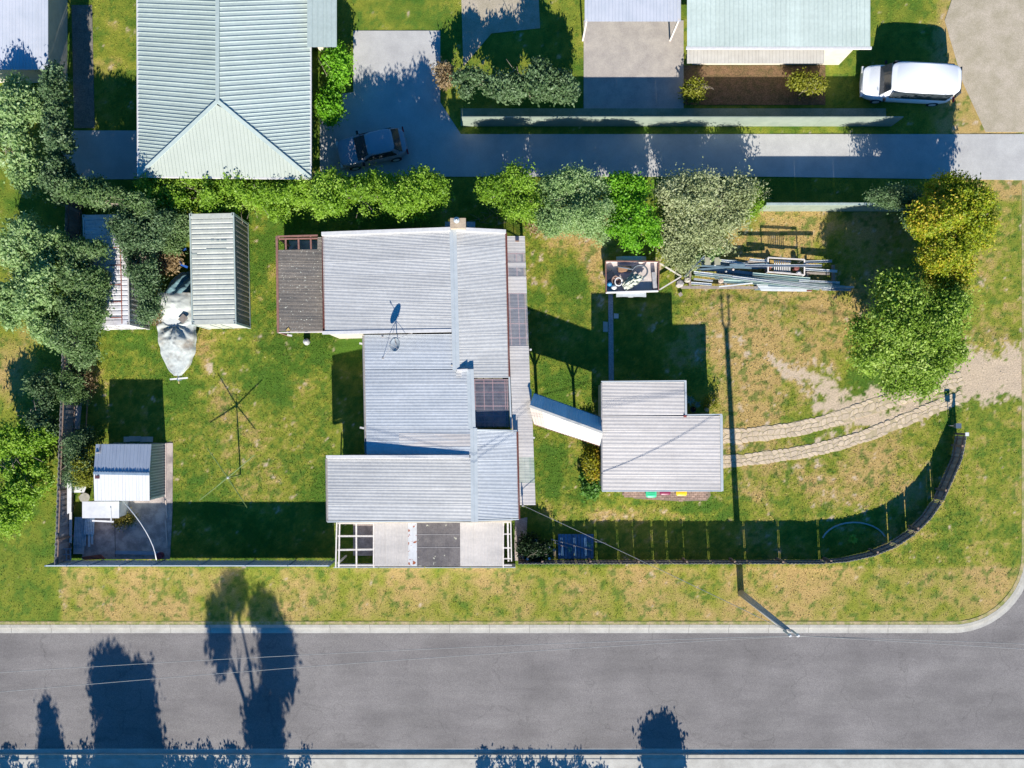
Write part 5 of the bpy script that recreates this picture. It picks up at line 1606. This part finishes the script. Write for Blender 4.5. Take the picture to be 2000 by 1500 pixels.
tree('shrub', 'large dark shrub between the west fence and the garden shed', G(160, 890), [(158, 870, 1.5, 26, 30, .8), (160, 905, 1.5, 26, 30, .8), (150, 930, 1.3, 24, 18, .6), (168, 850, 1.0, 14, 16, .5)], 12000, .1, L_dark, .08, 'shrub', seed=9)
tree('shrub', 'lighter green shrub in front of the dark one by the shed wall', G(166, 922), [(165, 925, 1.7, 22, 18, .5), (158, 905, 1.9, 14, 14, .4)], 4500, .1, L_olive, .05, 'shrub', seed=10)

# bright hedge along the north boundary
def hedge(label, u0, u1, v, hv, m, h=3.0, seed=0, n=None, vs=34):
    bl = []
    u = u0; rnd = random.Random(seed)
    while u < u1:
        bl.append((u, v + rnd.uniform(-6, 5), h - 1.3 + rnd.uniform(-.25, .2), 26 + rnd.uniform(-3, 6), vs + rnd.uniform(-6, 4), 1.5))
        u += 24
    nn = n or int(len(bl) * 2600)
    c = (u0 + u1) / 2
    return tree('hedge', label, G(1000 + (c - 1000) * .95, 800 + (v - 800) * .95), bl, nn, .13, m, .07, 'hedge', seed=seed, clump=.28, limbs=len(bl))
hedge('lime green hedge along the north boundary behind the pale container', 300, 610, 384, 0, L_brite, 2.9, 21, vs=40)
hedge('lime green hedge along the north boundary behind the house', 632, 872, 384, 0, L_brite, 4.0, 22, vs=42)
tree('shrub', 'bright green bush north-east of the house chimney', G(1020, 410), [(1000, 395, 2.2, 34, 34, .9), (1040, 405, 2.2, 36, 30, .9), (1010, 360, 2.4, 45, 30, 1.1), (960, 372, 2.4, 30, 24, 1.0)], 15000, .12, L_brite, .08, 'shrub', seed=23)
tree('dead_shrub', 'bare twiggy brown shrub in front of the bright bush', G(1048, 436), [(1048, 436, .6, 12, 14, .3)], 420, .18, L_brown, .03, 'shrub', seed=24)
tree('broadleaf_tree', 'rounded pale sage-green tree north of the narrow lawn', G(1115, 440), [(1100, 425, 2.3, 56, 34, 1.1), (1140, 420, 2.5, 50, 40, 1.1), (1165, 450, 2.0, 32, 28, .8), (1080, 410, 2.3, 40, 30, .9), (1130, 368, 2.4, 60, 30, 1.1), (1080, 365, 2.4, 30, 24, 1.0)], 34000, .105, L_pale, .12, seed=25)
tree('broadleaf_tree', 'vivid green leafy tree overhanging the box trailer', G(1240, 440), [(1235, 425, 2.6, 48, 34, 1.0), (1250, 465, 2.5, 36, 30, .8), (1215, 400, 2.4, 40, 24, .8), (1225, 368, 2.4, 40, 28, .9)], 21000, .13, L_vivid, .12, seed=26)
tree('feathery_tree', 'grey-green feathery tree between box trailer and scrap heap', G(1340, 470), [(1340, 430, 1.6, 48, 40, .8), (1375, 445, 1.3, 50, 40, .7), (1322, 485, 1.0, 28, 32, .6), (1400, 420, 1.4, 50, 28, .7), (1336, 508, .8, 14, 22, .5), (1430, 410, 1.1, 40, 20, .6), (1340, 372, 2.0, 60, 30, .9), (1440, 375, 1.5, 50, 26, .7), (1392, 472, .7, 34, 20, .35)], 32000, .14, L_grey, .08, seed=27, clump=.5, up=.25, shell=.8)
tree('shrub', 'low green shrub on the boundary next to the pale fence cap', G(1450, 405), [(1460, 395, .9, 40, 22, .5), (1440, 380, 1.0, 40, 20, .6)], 5000, .1, L_brite, .04, 'shrub', seed=28)
for k, (u, v, lbl) in enumerate(((1392, 496, 'small spiky green weed at the north edge of the scrap heap, near the khaki boards'), (1353, 502, 'tall green weed growing at the west end of the scrap heap'))):
    tree('weed', lbl, G(u, v), [(u, v, .4, 12, 9, .3)], 260, .22, L_pale, 0, 'weed', seed=60 + k)

# eastern trees
tree('broadleaf_tree', 'big spreading fresh green tree over the drive entrance', G(1716, 700), [(1790, 640, 3.4, 60, 56, .9), (1725, 690, 3.0, 52, 42, .8), (1800, 710, 3.2, 54, 38, .8), (1755, 745, 2.8, 34, 30, .6), (1740, 640, 3.8, 60, 50, .7), (1770, 590, 3.6, 52, 40, .9), (1840, 610, 3.3, 46, 52, .9), (1690, 650, 3.0, 28, 34, .6), (1845, 670, 3.0, 34, 50, .7), (1690, 700, 2.7, 28, 26, .5), (1740, 565, 3.2, 34, 24, .7), (1810, 750, 2.8, 26, 18, .5)], 42000, .15, L_tree, .17, seed=30, limbs=16, clump=.42, shell=.8)
tree('broadleaf_tree', 'tall yellow-orange autumn tree at the north-east corner', G(1790, 440), [(1830, 430, 3.6, 52, 46, 1.2), (1840, 490, 3.4, 46, 48, 1.1), (1870, 400, 3.4, 60, 50, 1.1), (1900, 450, 3.2, 44, 56, 1.0), (1880, 530, 2.8, 36, 40, .8), (1840, 545, 2.8, 32, 30, .7), (1860, 365, 3.2, 54, 22, .8)], 38000, .135, L_gold, .18, seed=31, limbs=12)
tree('broadleaf_tree', 'dark tree standing behind the autumn tree against the north fence', G(1740, 400), [(1745, 385, 2.4, 50, 20, .8), (1790, 420, 2.8, 20, 30, .8)], 9000, .11, L_dark, .12, seed=32)

# small plants
tree('shrub', 'yellow and red mottled bush against the garage west wall', G(1150, 896), [(1155, 897, .9, 17, 22, .5), (1158, 915, .8, 14, 14, .4), (1160, 880, .8, 13, 12, .4)], 3600, .11, leafmat('yellow croton leaves', (.10, .16, .01), (.40, .38, .02), (.62, .26, .03)), .04, 'shrub', seed=40)
tree('grass_clump', 'soft bright green grass clump below the yellow bush', G(1155, 942), [(1157, 940, .35, 18, 20, .3)], 2600, .2, leafmat('soft grass leaves', (.06, .16, .02), (.12, .28, .04), (.22, .38, .09)), 0, 'grass clump', seed=41)
fb = tree('flowering_bush', 'dark glossy bush with white flowers in the fence shade', G(1046, 1068), [(1048, 1070, .6, 28, 22, .5)], 5200, .13, leafmat('glossy deep leaves', (.015, .04, .012), (.03, .07, .02), (.07, .12, .04)), .04, 'shrub', seed=42)
m_fl = mat('white petals', (.78, .70, .76), rough=.6)
for (u, v) in ((1046, 1056), (1072, 1070), (1082, 1075), (1093, 1082), (1030, 1092), (1073, 1091), (1022, 1088)):
    p = P(u, v, .85 if abs(u - 1048) < 26 else .6); mb = MB()
    for k in range(5):
        a = k * 1.257 + u; d = Vector((math.cos(a), math.sin(a), .25))
        s_ = Vector((-math.sin(a), math.cos(a), 0))
        mb.add([p, p + d * .05 + s_ * .035, p + d * .095, p + d * .05 - s_ * .035], [(0, 1, 2, 3)])
    mb.build('flower', m_fl, fb)


def rosette(label, p, n, L, m, name='spiky_plant', w_=.03, cat='plant', group=None):
    t = thing(name, label, cat, p, group)
    for i in range(n):
        a = i * 2.4 + random.uniform(-.2, .2); el = random.uniform(.3, 1.0)
        d = Vector((math.cos(a) * math.cos(el), math.sin(a) * math.cos(el), math.sin(el)))
        s_ = Vector((-math.sin(a), math.cos(a), 0)) * w_
        l_ = L * random.uniform(.8, 1.1)
        q = p + Vector((0, 0, .04)); mid = q + d * l_ * .55; e = q + d * l_ + Vector((0, 0, -l_ * .25))
        MB().add([q - s_ * .6, q + s_ * .6, mid + s_, mid - s_, e], [(0, 1, 2, 3), (3, 2, 4)]).build('leaf', m, t)
    return t
m_aga = mat('blue green agave leaf', (.20, .32, .26), (.14, .24, .19), scale=8, rough=.5)
m_star = mat('teal spiky leaf', (.16, .36, .30), (.10, .25, .21), scale=8, rough=.5)
rosette('blue-green agave in the corner by the garage, larger one', G(1346, 782), 24, .42, m_aga)
rosette('blue-green agave in the garage corner, smaller one to the south-east', G(1362, 790), 18, .3, m_aga)
rosette('teal spiky plant on the blue platform, west one', G(1112, 1071, .22), 16, .24, m_star)
rosette('teal spiky plant on the blue platform, east one', G(1150, 1062, .22), 16, .24, m_star)
rosette('small lime green leafy plant in the round bed near the fence corner', G(1664, 1053), 26, .36, mat('lime leaf', (.34, .48, .04), (.22, .34, .03), scale=6), w_=.06)
lathe_p = lathe(G(1352, 800), [(.12, 0), (.16, .25), (.17, .26), (.14, .24), (.1, .05)], 14)
tag(lathe_p.build('plant_pot', mat('black plastic pot', (.03, .03, .035), rough=.5)), 'black plant pot beside the agaves', 'pot')
for k, (u, v) in enumerate(((1385, 790), (1392, 783), (1380, 800))):
    tag(lathe(G(u, v), [(.03, 0), (.14, .03), (.12, .12), (.04, .16)], 8).build('rock', m_stone), 'small pale rock by the dry plants east of the garage corner, %s' % ('middle one', 'northernmost', 'southernmost')[k], 'rock', 'rocks by the garage corner')
tree('shrub', 'thin dry yellowish shrub east of the agaves', G(1390, 786), [(1390, 786, .3, 12, 14, .25)], 420, .1, L_olive, 0, 'shrub', seed=44)
for k, (u, v) in enumerate(((552, 683), (595, 662), (566, 656))):
    pass
tag(lathe(G(600, 668), [(.1, 0), (.2, .1), (.17, .3), (.05, .36)], 9).build('rock', mat('pale grey lump', (.5, .5, .5))), 'pale rock on the lawn south of the lean-to', 'rock')
# round bed edging
be = strip('bed_edging', [G(1668 + 64 * math.cos(math.radians(a)) , 1062 - 42 * math.sin(math.radians(a))) for a in range(20, 165, 12)], -.04, .04, 0, .05, m_conc)
# bare branchy shrub north of house
b = MB(); rnd = random.Random(3)
for i in range(26):
    a = G(965 + rnd.uniform(-30, 25), 425 + rnd.uniform(-10, 12), .02); e = a + Vector((rnd.uniform(-.7, .7), rnd.uniform(-.4, .5), rnd.uniform(.2, .9)))
    b.path([a, a.lerp(e, .5) + Vector((0, 0, .1)), e], [.014, .01, .004], 5)
tag(b.build('dead_branches', m_bark), 'heap of bare dead branches in the house shade near the chimney', 'branches')

tree('weeds', 'straw and green weeds growing through the slab near the cabinet', G(243, 1016), [(232, 1020, .2, 12, 7, .12), (248, 1012, .25, 12, 9, .15), (262, 1014, .15, 9, 6, .1)], 900, .1, L_straw, 0, 'weeds', seed=81)

# left neighbour greenery
tree('broadleaf_tree', 'soft green neighbour tree left of the west fence, north one', G(85, 520), [(60, 480, 3.0, 56, 60, 1.2), (90, 560, 3.0, 44, 60, 1.2), (40, 590, 2.6, 44, 50, 1.0), (100, 630, 2.6, 26, 40, .9)], 26000, .17, L_pale, .16, seed=50)
tree('shrub', 'green neighbour shrub left of the west fence, beside the garden shed', G(50, 880), [(50, 860, 1.6, 56, 40, .9), (60, 940, 1.6, 44, 50, .9), (20, 1000, 1.4, 40, 50, .8)], 17000, .15, L_brite, .1, 'shrub', seed=51)
tree('shrub', 'dark neighbour shrub just behind the west fence', G(90, 770), [(88, 760, 1.4, 20, 50, .8), (80, 830, 1.5, 26, 22, .8)], 6000, .14, L_dark, .08, 'shrub', seed=52)
tree('broadleaf_tree', 'light green tree at the upper left edge of the view', G(40, 230), [(30, 200, 3.0, 50, 50, 1.2), (20, 290, 2.8, 50, 56, 1.1), (60, 340, 2.4, 34, 40, .9)], 20000, .17, L_pale, .16, seed=53)
tree('broadleaf_tree', 'dark narrow tree between the left roofs', G(125, 280), [(112, 180, 3.0, 14, 60, 1.1), (115, 280, 2.8, 18, 60, 1.1), (120, 350, 2.4, 26, 34, 1.0)], 14000, .15, L_dark, .12, seed=54)
tree('shrub', 'bright green shrub right of the green-roofed house', G(650, 190), [(660, 130, 1.5, 24, 44, .7), (645, 205, 1.4, 26, 30, .7)], 9000, .15, L_vivid, .06, 'shrub', seed=55)
tree('shrub', 'dark shrub in the neighbour yard west of the patio slab', G(960, 165), [(930, 165, 1.6, 34, 22, .8), (990, 170, 1.7, 44, 24, .9), (1060, 160, 1.9, 36, 34, .9), (1100, 170, 1.6, 28, 28, .7)], 16000, .16, L_dark, .09, 'shrub', seed=56)
tree('shrub', 'orange-brown shrub beside the neighbour carport drive', G(870, 150), [(868, 145, .9, 12, 30, .5)], 1800, .14, L_brown, .04, 'shrub', seed=57)
tree('shrub', 'low olive bush in the brown garden bed, right end', G(1575, 172), [(1575, 165, .7, 30, 20, .4)], 2600, .13, L_olive, .03, 'shrub', seed=59)
tree('shrub', 'low olive bush in the brown garden bed, left end', G(1362, 178), [(1360, 175, .6, 24, 18, .4)], 2300, .13, L_olive, .03, 'shrub', seed=63)

# trees and a hedge south of the frame: only their shadows reach the street in view
def off_tree(label, base, bl, n, seed, r=.2):
    tree('street_tree', label, base, bl, n, .22, L_tree, r, 'tree', px=False, seed=seed, clump=.4)
def gb(u, v, h, rx, ry, rz):
    p = G(u, v); return (p.x, p.y, h, rx, ry, rz)
off_tree('street tree south of the road casting the broad left shadow', G(262, 1775), [gb(262, 1775, 4.2, 1.9, 1.5, 1.5), gb(240, 1770, 6.2, 1.0, 1.2, 1.6), gb(285, 1775, 5.8, 1.1, 1.2, 1.3)], 20000, 70)
off_tree('tall twin-topped street tree casting the forked shadow', G(530, 1800), [gb(540, 1800, 5.6, 1.0, 1.0, 1.3), gb(572, 1800, 7.9, .85, .8, 1.4), gb(490, 1800, 10.0, .6, .8, .35), gb(455, 1800, 8.6, .45, .6, 1.3), gb(545, 1800, 9.5, .5, .6, .4)], 13000, 71)
off_tree('thin street tree casting the narrow left shadow', G(112, 1790), [gb(112, 1790, 4.4, .45, .6, 1.7)], 3000, 72, .12)
off_tree('street tree beyond the left edge casting a shadow on the road', G(-40, 1780), [gb(-50, 1780, 5.2, 1.7, 1.5, 2.0)], 9000, 73)
off_tree('garden shrub south of the road', G(1310, 1600), [gb(1305, 1610, 1.9, .9, .8, 1.2)], 5000, 74, .08)
hg = thing('hedge', 'clipped hedge on the far side of the street, below the frame', 'hedge', G(280, 1600))
leaves('crown', hg, [gb(u, 1608, 1.1, .8, .6, 1.1) for u in range(-60, 610, 30)], 20000, .16, L_dark, seed=75)
hg = thing('hedge', 'clipped hedge across the street, short run below the frame centre', 'hedge', G(1050, 1600))
leaves('crown', hg, [gb(u, 1608, 1.0, .8, .6, 1.0) for u in (950, 980, 1010, 1040, 1070, 1100, 1130, 1160)], 8000, .16, L_dark, seed=76)

# ------------------------------------------------------------------ neighbouring buildings
m_gr = mat('pale green painted roof', (.40, .465, .43), (.35, .41, .375), scale=1.0, rough=.5, objvar=.04, stretch=(.3, 1, 1), fine=(7, .06))
m_gr2 = mat('pale green painted roof east', (.43, .50, .475), (.38, .445, .42), scale=1.0, rough=.5, objvar=.04, stretch=(.3, 1, 1), fine=(7, .06))
m_wr = mat('white neighbour roof', (.50, .52, .58), (.44, .47, .53), scale=1.2, rough=.5, objvar=.02)
gh = thing('neighbour_house', 'large neighbour house with pale green hipped roof, north of the containers', 'house', G(445, 150))
ez, rz_ = 2.8, 4.4
A = P(425, 198, rz_); Bn = P(425, -160, rz_)
SW, SE, NW, NE = P(270, 344, ez), P(606, 348, ez), P(268, -160, ez), P(606, -160, ez)
def slope(parent, e0, e1, r0_, r1_, m, width=.76, name='roof_sheet', pitch=.25):
    """sheets with ribs from eave (e0-e1) to ridge (r0-r1); sheets clipped along the hip by straight interpolation"""
    plane(parent, r0_, e0, e1, r1_, m, width=width, pitch=pitch, amp=.012, name=name, prof='rib')
def hip(parent, e_a, e_b, apex, m):
    """triangular hip face made of sheets cut to the hips"""
    n = 12
    for i in range(n):
        t0, t1 = i / n, (i + 1) / n
        a = e_a.lerp(e_b, t0); b = e_a.lerp(e_b, t1)
        def topp(t):
            ta = (apex - e_a).dot(e_b - e_a) / (e_b - e_a).length_squared
            k = t / ta if t < ta else (1 - t) / (1 - ta)
            foot = e_a.lerp(e_b, ta)
            return e_a.lerp(e_b, t) + (apex - foot) * k
        zz = Vector((0, 0, .004 * (i % 2)))
        MB().corr(topp(t0) + zz, a + zz, b + zz, topp(t1) + zz, .25, .013, 'rib').build('roof_sheet', m, parent)
hip(gh, SW, SE, A, mat('pale green hip toned down for sun', (.335, .37, .335), (.31, .345, .31), scale=1, rough=.6))  # hip face colour darkened to offset the direct sun on it
def halfside(parent, far_e, near_e, apex, far_r, m, n=18):
    """side slope ending in a hip: sheets run eave to ridge"""
    for i in range(n):
        t0, t1 = i / n, (i + 1) / n
        e0_, e1_ = far_e.lerp(near_e, t0), far_e.lerp(near_e, t1)
        Lr = (apex - far_r).length / (near_e - far_e).length
        def topq(t):
            if t <= Lr: return far_r.lerp(apex, t / Lr)
            return apex.lerp(near_e, (t - Lr) / (1 - Lr))
        zz = Vector((0, 0, .004 * (i % 2)))
        MB().corr(topq(t0) + zz, e0_ + zz, e1_ + zz, topq(t1) + zz, .25, .013, 'rib').build('roof_sheet', m, parent)
halfside(gh, NW, SW, A, Bn, m_gr)
halfside(gh, NE, SE, A, Bn, m_gr2)
for p, q in ((A, Bn), (A, SW), (A, SE)):
    bar(gh, 'ridge_cap', p + Vector((0, 0, .03)), q + Vector((0, 0, .03)), .2, .04, m_gr2)
for p, q in ((SW, SE), (NW, SW), (SE, NE)):
    bar(gh, 'gutter', p - Vector((0, 0, .05)), q - Vector((0, 0, .05)), .13, .1, m_barge)
walls(gh, [G(330, 340 + 10), G(620 - 25, 350), G(600, -80), G(335, -80)], ez - .05, m_wall)
plane(gh, P(600, -40, 3.3), P(600, 92, 3.3), P(658, 92, 2.75), P(658, -40, 2.75), m_gr2, pitch=.25, amp=.012, prof='rib', width=.76)
walls(gh, [G(625, 100), G(640, 100), G(640, -30), G(625, -30)], 2.7, m_wall)
ln = thing('neighbour_shed', 'white roofed outbuilding at the top left corner', 'shed', G(60, 80))
plane(ln, P(-60, -60, 2.9), P(-60, 136, 2.6), P(94, 136, 2.6), P(94, -60, 2.9), m_wr, pitch=.2, amp=.01, prof='rib')
walls(ln, [G(-20, 160), G(130, 160), G(130, -20), G(-20, -20)], 2.5, m_wall)
nh = thing('neighbour_house', 'neighbour house with pale aqua roof and beige verge, top right of centre', 'house', G(1480, 40))
plane(nh, P(1342, -90, 3.6), P(1342, 92, 2.8), P(1700, 92, 2.8), P(1700, -90, 3.6), m_gr2, pitch=.25, amp=.012, prof='rib')
bar(nh, 'gutter', P(1340, 94, 2.75), P(1702, 94, 2.75), .13, .1, m_barge)
plane(nh, P(1342, 97, 2.4), P(1342, 124, 2.3), P(1610, 124, 2.3), P(1610, 97, 2.4), mat('beige awning', (.50, .47, .42), (.44, .41, .36), scale=2), pitch=.2, amp=.01, prof='rib', name='awning_sheet')
walls(nh, [G(1350, 125), G(1640, 125), G(1640, 0), G(1350, 0)], 2.2, m_wall)
nc_ = thing('carport', 'white flat carport roof beside the aqua-roofed house', 'carport', G(1235, 20))
plane(nc_, P(1142, -80, 2.8), P(1142, 42, 2.6), P(1330, 42, 2.6), P(1330, -80, 2.8), m_wr, pitch=.2, amp=.01, prof='rib')
for u in (1146, 1326):
    for v in (38, -60):
        p = P(u, v, 2.6); bar(nc_, 'post', Vector((p.x, p.y, 0)), Vector((p.x, p.y, 2.6)), .09, .09, m_wtim)

# ------------------------------------------------------------------ vehicles next door
def car(label, c, ang, L, W, paint, van=False, cat='car', name='parked_car'):
    t = thing(name, label, cat, (0, 0, 0))
    e = lambda a, s_: math.copysign(abs(a) ** s_, a)
    def ring(x0, x1, w_, z, n=28, k=.38):
        cx = (x0 + x1) / 2; hx = (x1 - x0) / 2
        return [Vector((cx + hx * e(math.cos(a), k), w_ / 2 * e(math.sin(a), k), z)) for a in np.linspace(0, 2 * math.pi, n, endpoint=False)]
    h = L / 2
    if van: top = [( -h * .50, h * .96, W * .86, 1.85), (-h * .42, h * .90, W * .78, 1.93)]
    else: top = [(-h * .12, h * .66, W * .76, 1.40), (-h * .04, h * .58, W * .66, 1.45)]
    b = MB(); b.loft([ring(-h + .1, h - .1, W - .12, .22), ring(-h, h, W, .42), ring(-h, h, W, .68), ring(-h + .04, h - .03, W - .08, .86), ring(-h + .3, h - .15, W - .2, .93)])
    clean(b.build('body', paint, t))
    lo = (-h * .62, h * .97, W * .92, .9) if van else (-h * .45, h * .84, W * .9, .9)
    cab_ = clean(MB().loft([ring(*lo), ring(*top[0]), ring(*top[1])]).build('cabin', paint, t))
    # glass: windscreen, rear, sides laid just proud of the cabin
    def gl(nm, p):
        c_ = sum(p, Vector()) / 4
        nn = (p[1] - p[0]).cross(p[3] - p[0]).normalized()
        if nn.dot(c_ - Vector((0, 0, .6))) < 0: nn = -nn
        b_ = MB(); b_.add([q + nn * .03 for q in p] + [q - nn * .02 for q in p], [(0, 1, 2, 3), (0, 4, 5, 1), (1, 5, 6, 2), (2, 6, 7, 3), (3, 7, 4, 0)]); b_.build(nm, m_glass, cab_)
    xl, xh, zt_ = lo[0], top[0][0], top[0][3]
    ly, ty = lo[2] / 2 * .86, top[0][2] / 2 * .86
    gl('windscreen', [Vector((xl, -ly, .95)), Vector((xl, ly, .95)), Vector((xh, ty, zt_ - .03)), Vector((xh, -ty, zt_ - .03))])
    xr, xrh = lo[1], top[0][1]
    gl('rear_window', [Vector((xr, ly, .98)), Vector((xr, -ly, .98)), Vector((xrh, -ty, zt_ - .03)), Vector((xrh, ty, zt_ - .03))])
    for s_ in (-1, 1):
        gl('side_window', [Vector((xl * .75 + .1, s_ * lo[2] / 2, .98)), Vector((xr * .8, s_ * lo[2] / 2, .98)), Vector((xrh * .85, s_ * top[0][2] / 2, zt_ - .06)), Vector((xh + .15, s_ * top[0][2] / 2, zt_ - .06))])
        MB().box((xl + .25, s_ * (W / 2 + .06), .98), (.12, .18, .12)).build('mirror', MATS['black rubber'], t)
        MB().box((-h + .05, s_ * W * .34, .66), (.12, .34, .14)).build('headlight', mat('lamp lens', (.7, .7, .7), rough=.15), t)
        MB().box((h - .03, s_ * W * .38, .72), (.08, .26, .16)).build('tail_light', mat('red lens', (.4, .02, .02), rough=.2), t)
        for x in (-h * .62, h * .6):
            wh = MB().tube((x, s_ * (W / 2 - .2), .32), (x, s_ * (W / 2 + .005), .32), .32, .32, 22).build('tyre', MATS['black rubber'], t)
            MB().tube((x, s_ * (W / 2 - .1), .32), (x, s_ * (W / 2 + .012), .32), .2, .2, 16).build('rim', m_cap, wh)
    t.location = c; t.rotation_euler = (0, 0, ang)
    return t
vn = car('white station wagon parked in the neighbour yard at the top right', P(1780, 158, 1.0) * 1.0 - Vector((0, 0, 1.0)), math.radians(-3), 5.3, 2.0, mat('white car paint', (.75, .77, .80), (.73, .75, .78), rough=.2), True)
vn.scale = (1, 1, .82)
car('grey hatchback parked in the hedge shade on the neighbour drive', P(725, 285, 1.0) - Vector((0, 0, 1.0)), math.radians(12), 3.9, 1.7, mat('violet grey car paint', (.36, .34, .38), (.34, .32, .36), rough=.25))

# ------------------------------------------------------------------ grass blades over the lawns
m_gr_b = attrmat('grass blades', rough=.8)
N = 420000
gu = RNG.uniform(-5, 2005, N); gv = RNG.uniform(-5, 1225, N)
# denser inside the lot
inl = (gu > 125) & (gu < 1885) & (gv > 395) & (gv < 1105)
keep = inl | (RNG.random(N) < .45)
gu = gu[keep]; gv = gv[keep]
x = (gu - 1000) / S; y = (800 - gv) / S
# cut out everything that is built or paved
cut = np.zeros(len(gu), bool)
for a, b_, c, d in ((655, 470, 1025, 1000), (560, 470, 660, 650), (665, 640, 740, 650), (690, 1000, 990, 1090), (1165, 745, 1390, 950), (222, 862, 338, 1095), (155, 985, 240, 1095), (1214, 944, 1388, 979),
                   (385, 425, 478, 640), (170, 425, 258, 640), (625, 175, 905, 350), (690, -10, 862, 200), (900, 262, 2010, 352), (1840, -10, 2010, 260), (1140, -10, 1335, 237), (1336, -10, 1640, 207), (330, -10, 660, 352),
                   (1186, 572, 1199, 750), (-10, -10, 130, 160), (118, 252, 274, 382), (-10, 1209, 2010, 1300), (900, -10, 1055, 120), (1720, 100, 1850, 210)):
    cut |= (gu > a) & (gu < c) & (gv > b_) & (gv < d)
for path, wid in tracks:
    for i in range(60):
        p, q = interp(path, i / 59)
        cut |= ((gu - p[0]) ** 2 + (gv - p[1]) ** 2) < (wid * .58) ** 2
cut |= (((gu - 1862) ** 2 + (gv - 1080) ** 2) > 128 ** 2) & (gu > 1862) & (gv > 1080)
cut |= gu > 1992
x = x[~cut]; y = y[~cut]; gu = gu[~cut]; gv = gv[~cut]
tc, br = ground_tint(x, y, .14)
k = RNG.random(len(x)) > br * .93
x, y, tc = x[k], y[k], tc[k]
n = len(x)
ht = RNG.uniform(.015, .048, n) * (.7 + .8 * fbm(x, y, 1.2)); wd = RNG.uniform(.014, .045, n)
an = RNG.uniform(0, np.pi, n); ln_ = RNG.normal(0, .03, (n, 2))
dx = np.cos(an) * wd / 2; dy = np.sin(an) * wd / 2
zb = (fbm(x, y, 1.5, 3) - .5) * .03 - .016
zb = np.minimum(zb, -.002)
v0 = np.stack([x - dx, y - dy, zb], -1); v1 = np.stack([x + dx, y + dy, zb], -1)
v2 = np.stack([x + dx * .7 + ln_[:, 0], y + dy * .7 + ln_[:, 1], zb + ht], -1); v3 = np.stack([x - dx * .7 + ln_[:, 0], y - dy * .7 + ln_[:, 1], zb + ht * .9], -1)
vt = np.stack([v0, v1, v2, v3], 1).reshape(-1, 3)
tc = tc * RNG.uniform(.8, 1.38, n)[:, None]
rgba = np.repeat(np.concatenate([tc, np.ones((n, 1))], 1), 4, axis=0)
me = npmesh('grass', vt, np.arange(4 * n).reshape(n, 4), m_gr_b, {'tint': ('FLOAT_COLOR', 'POINT', rgba)})
o = bpy.data.objects.new('grass', me); COL.objects.link(o)
tag(o, 'short patchy green and straw coloured grass over the lawns and verge', 'grass', kind='stuff')
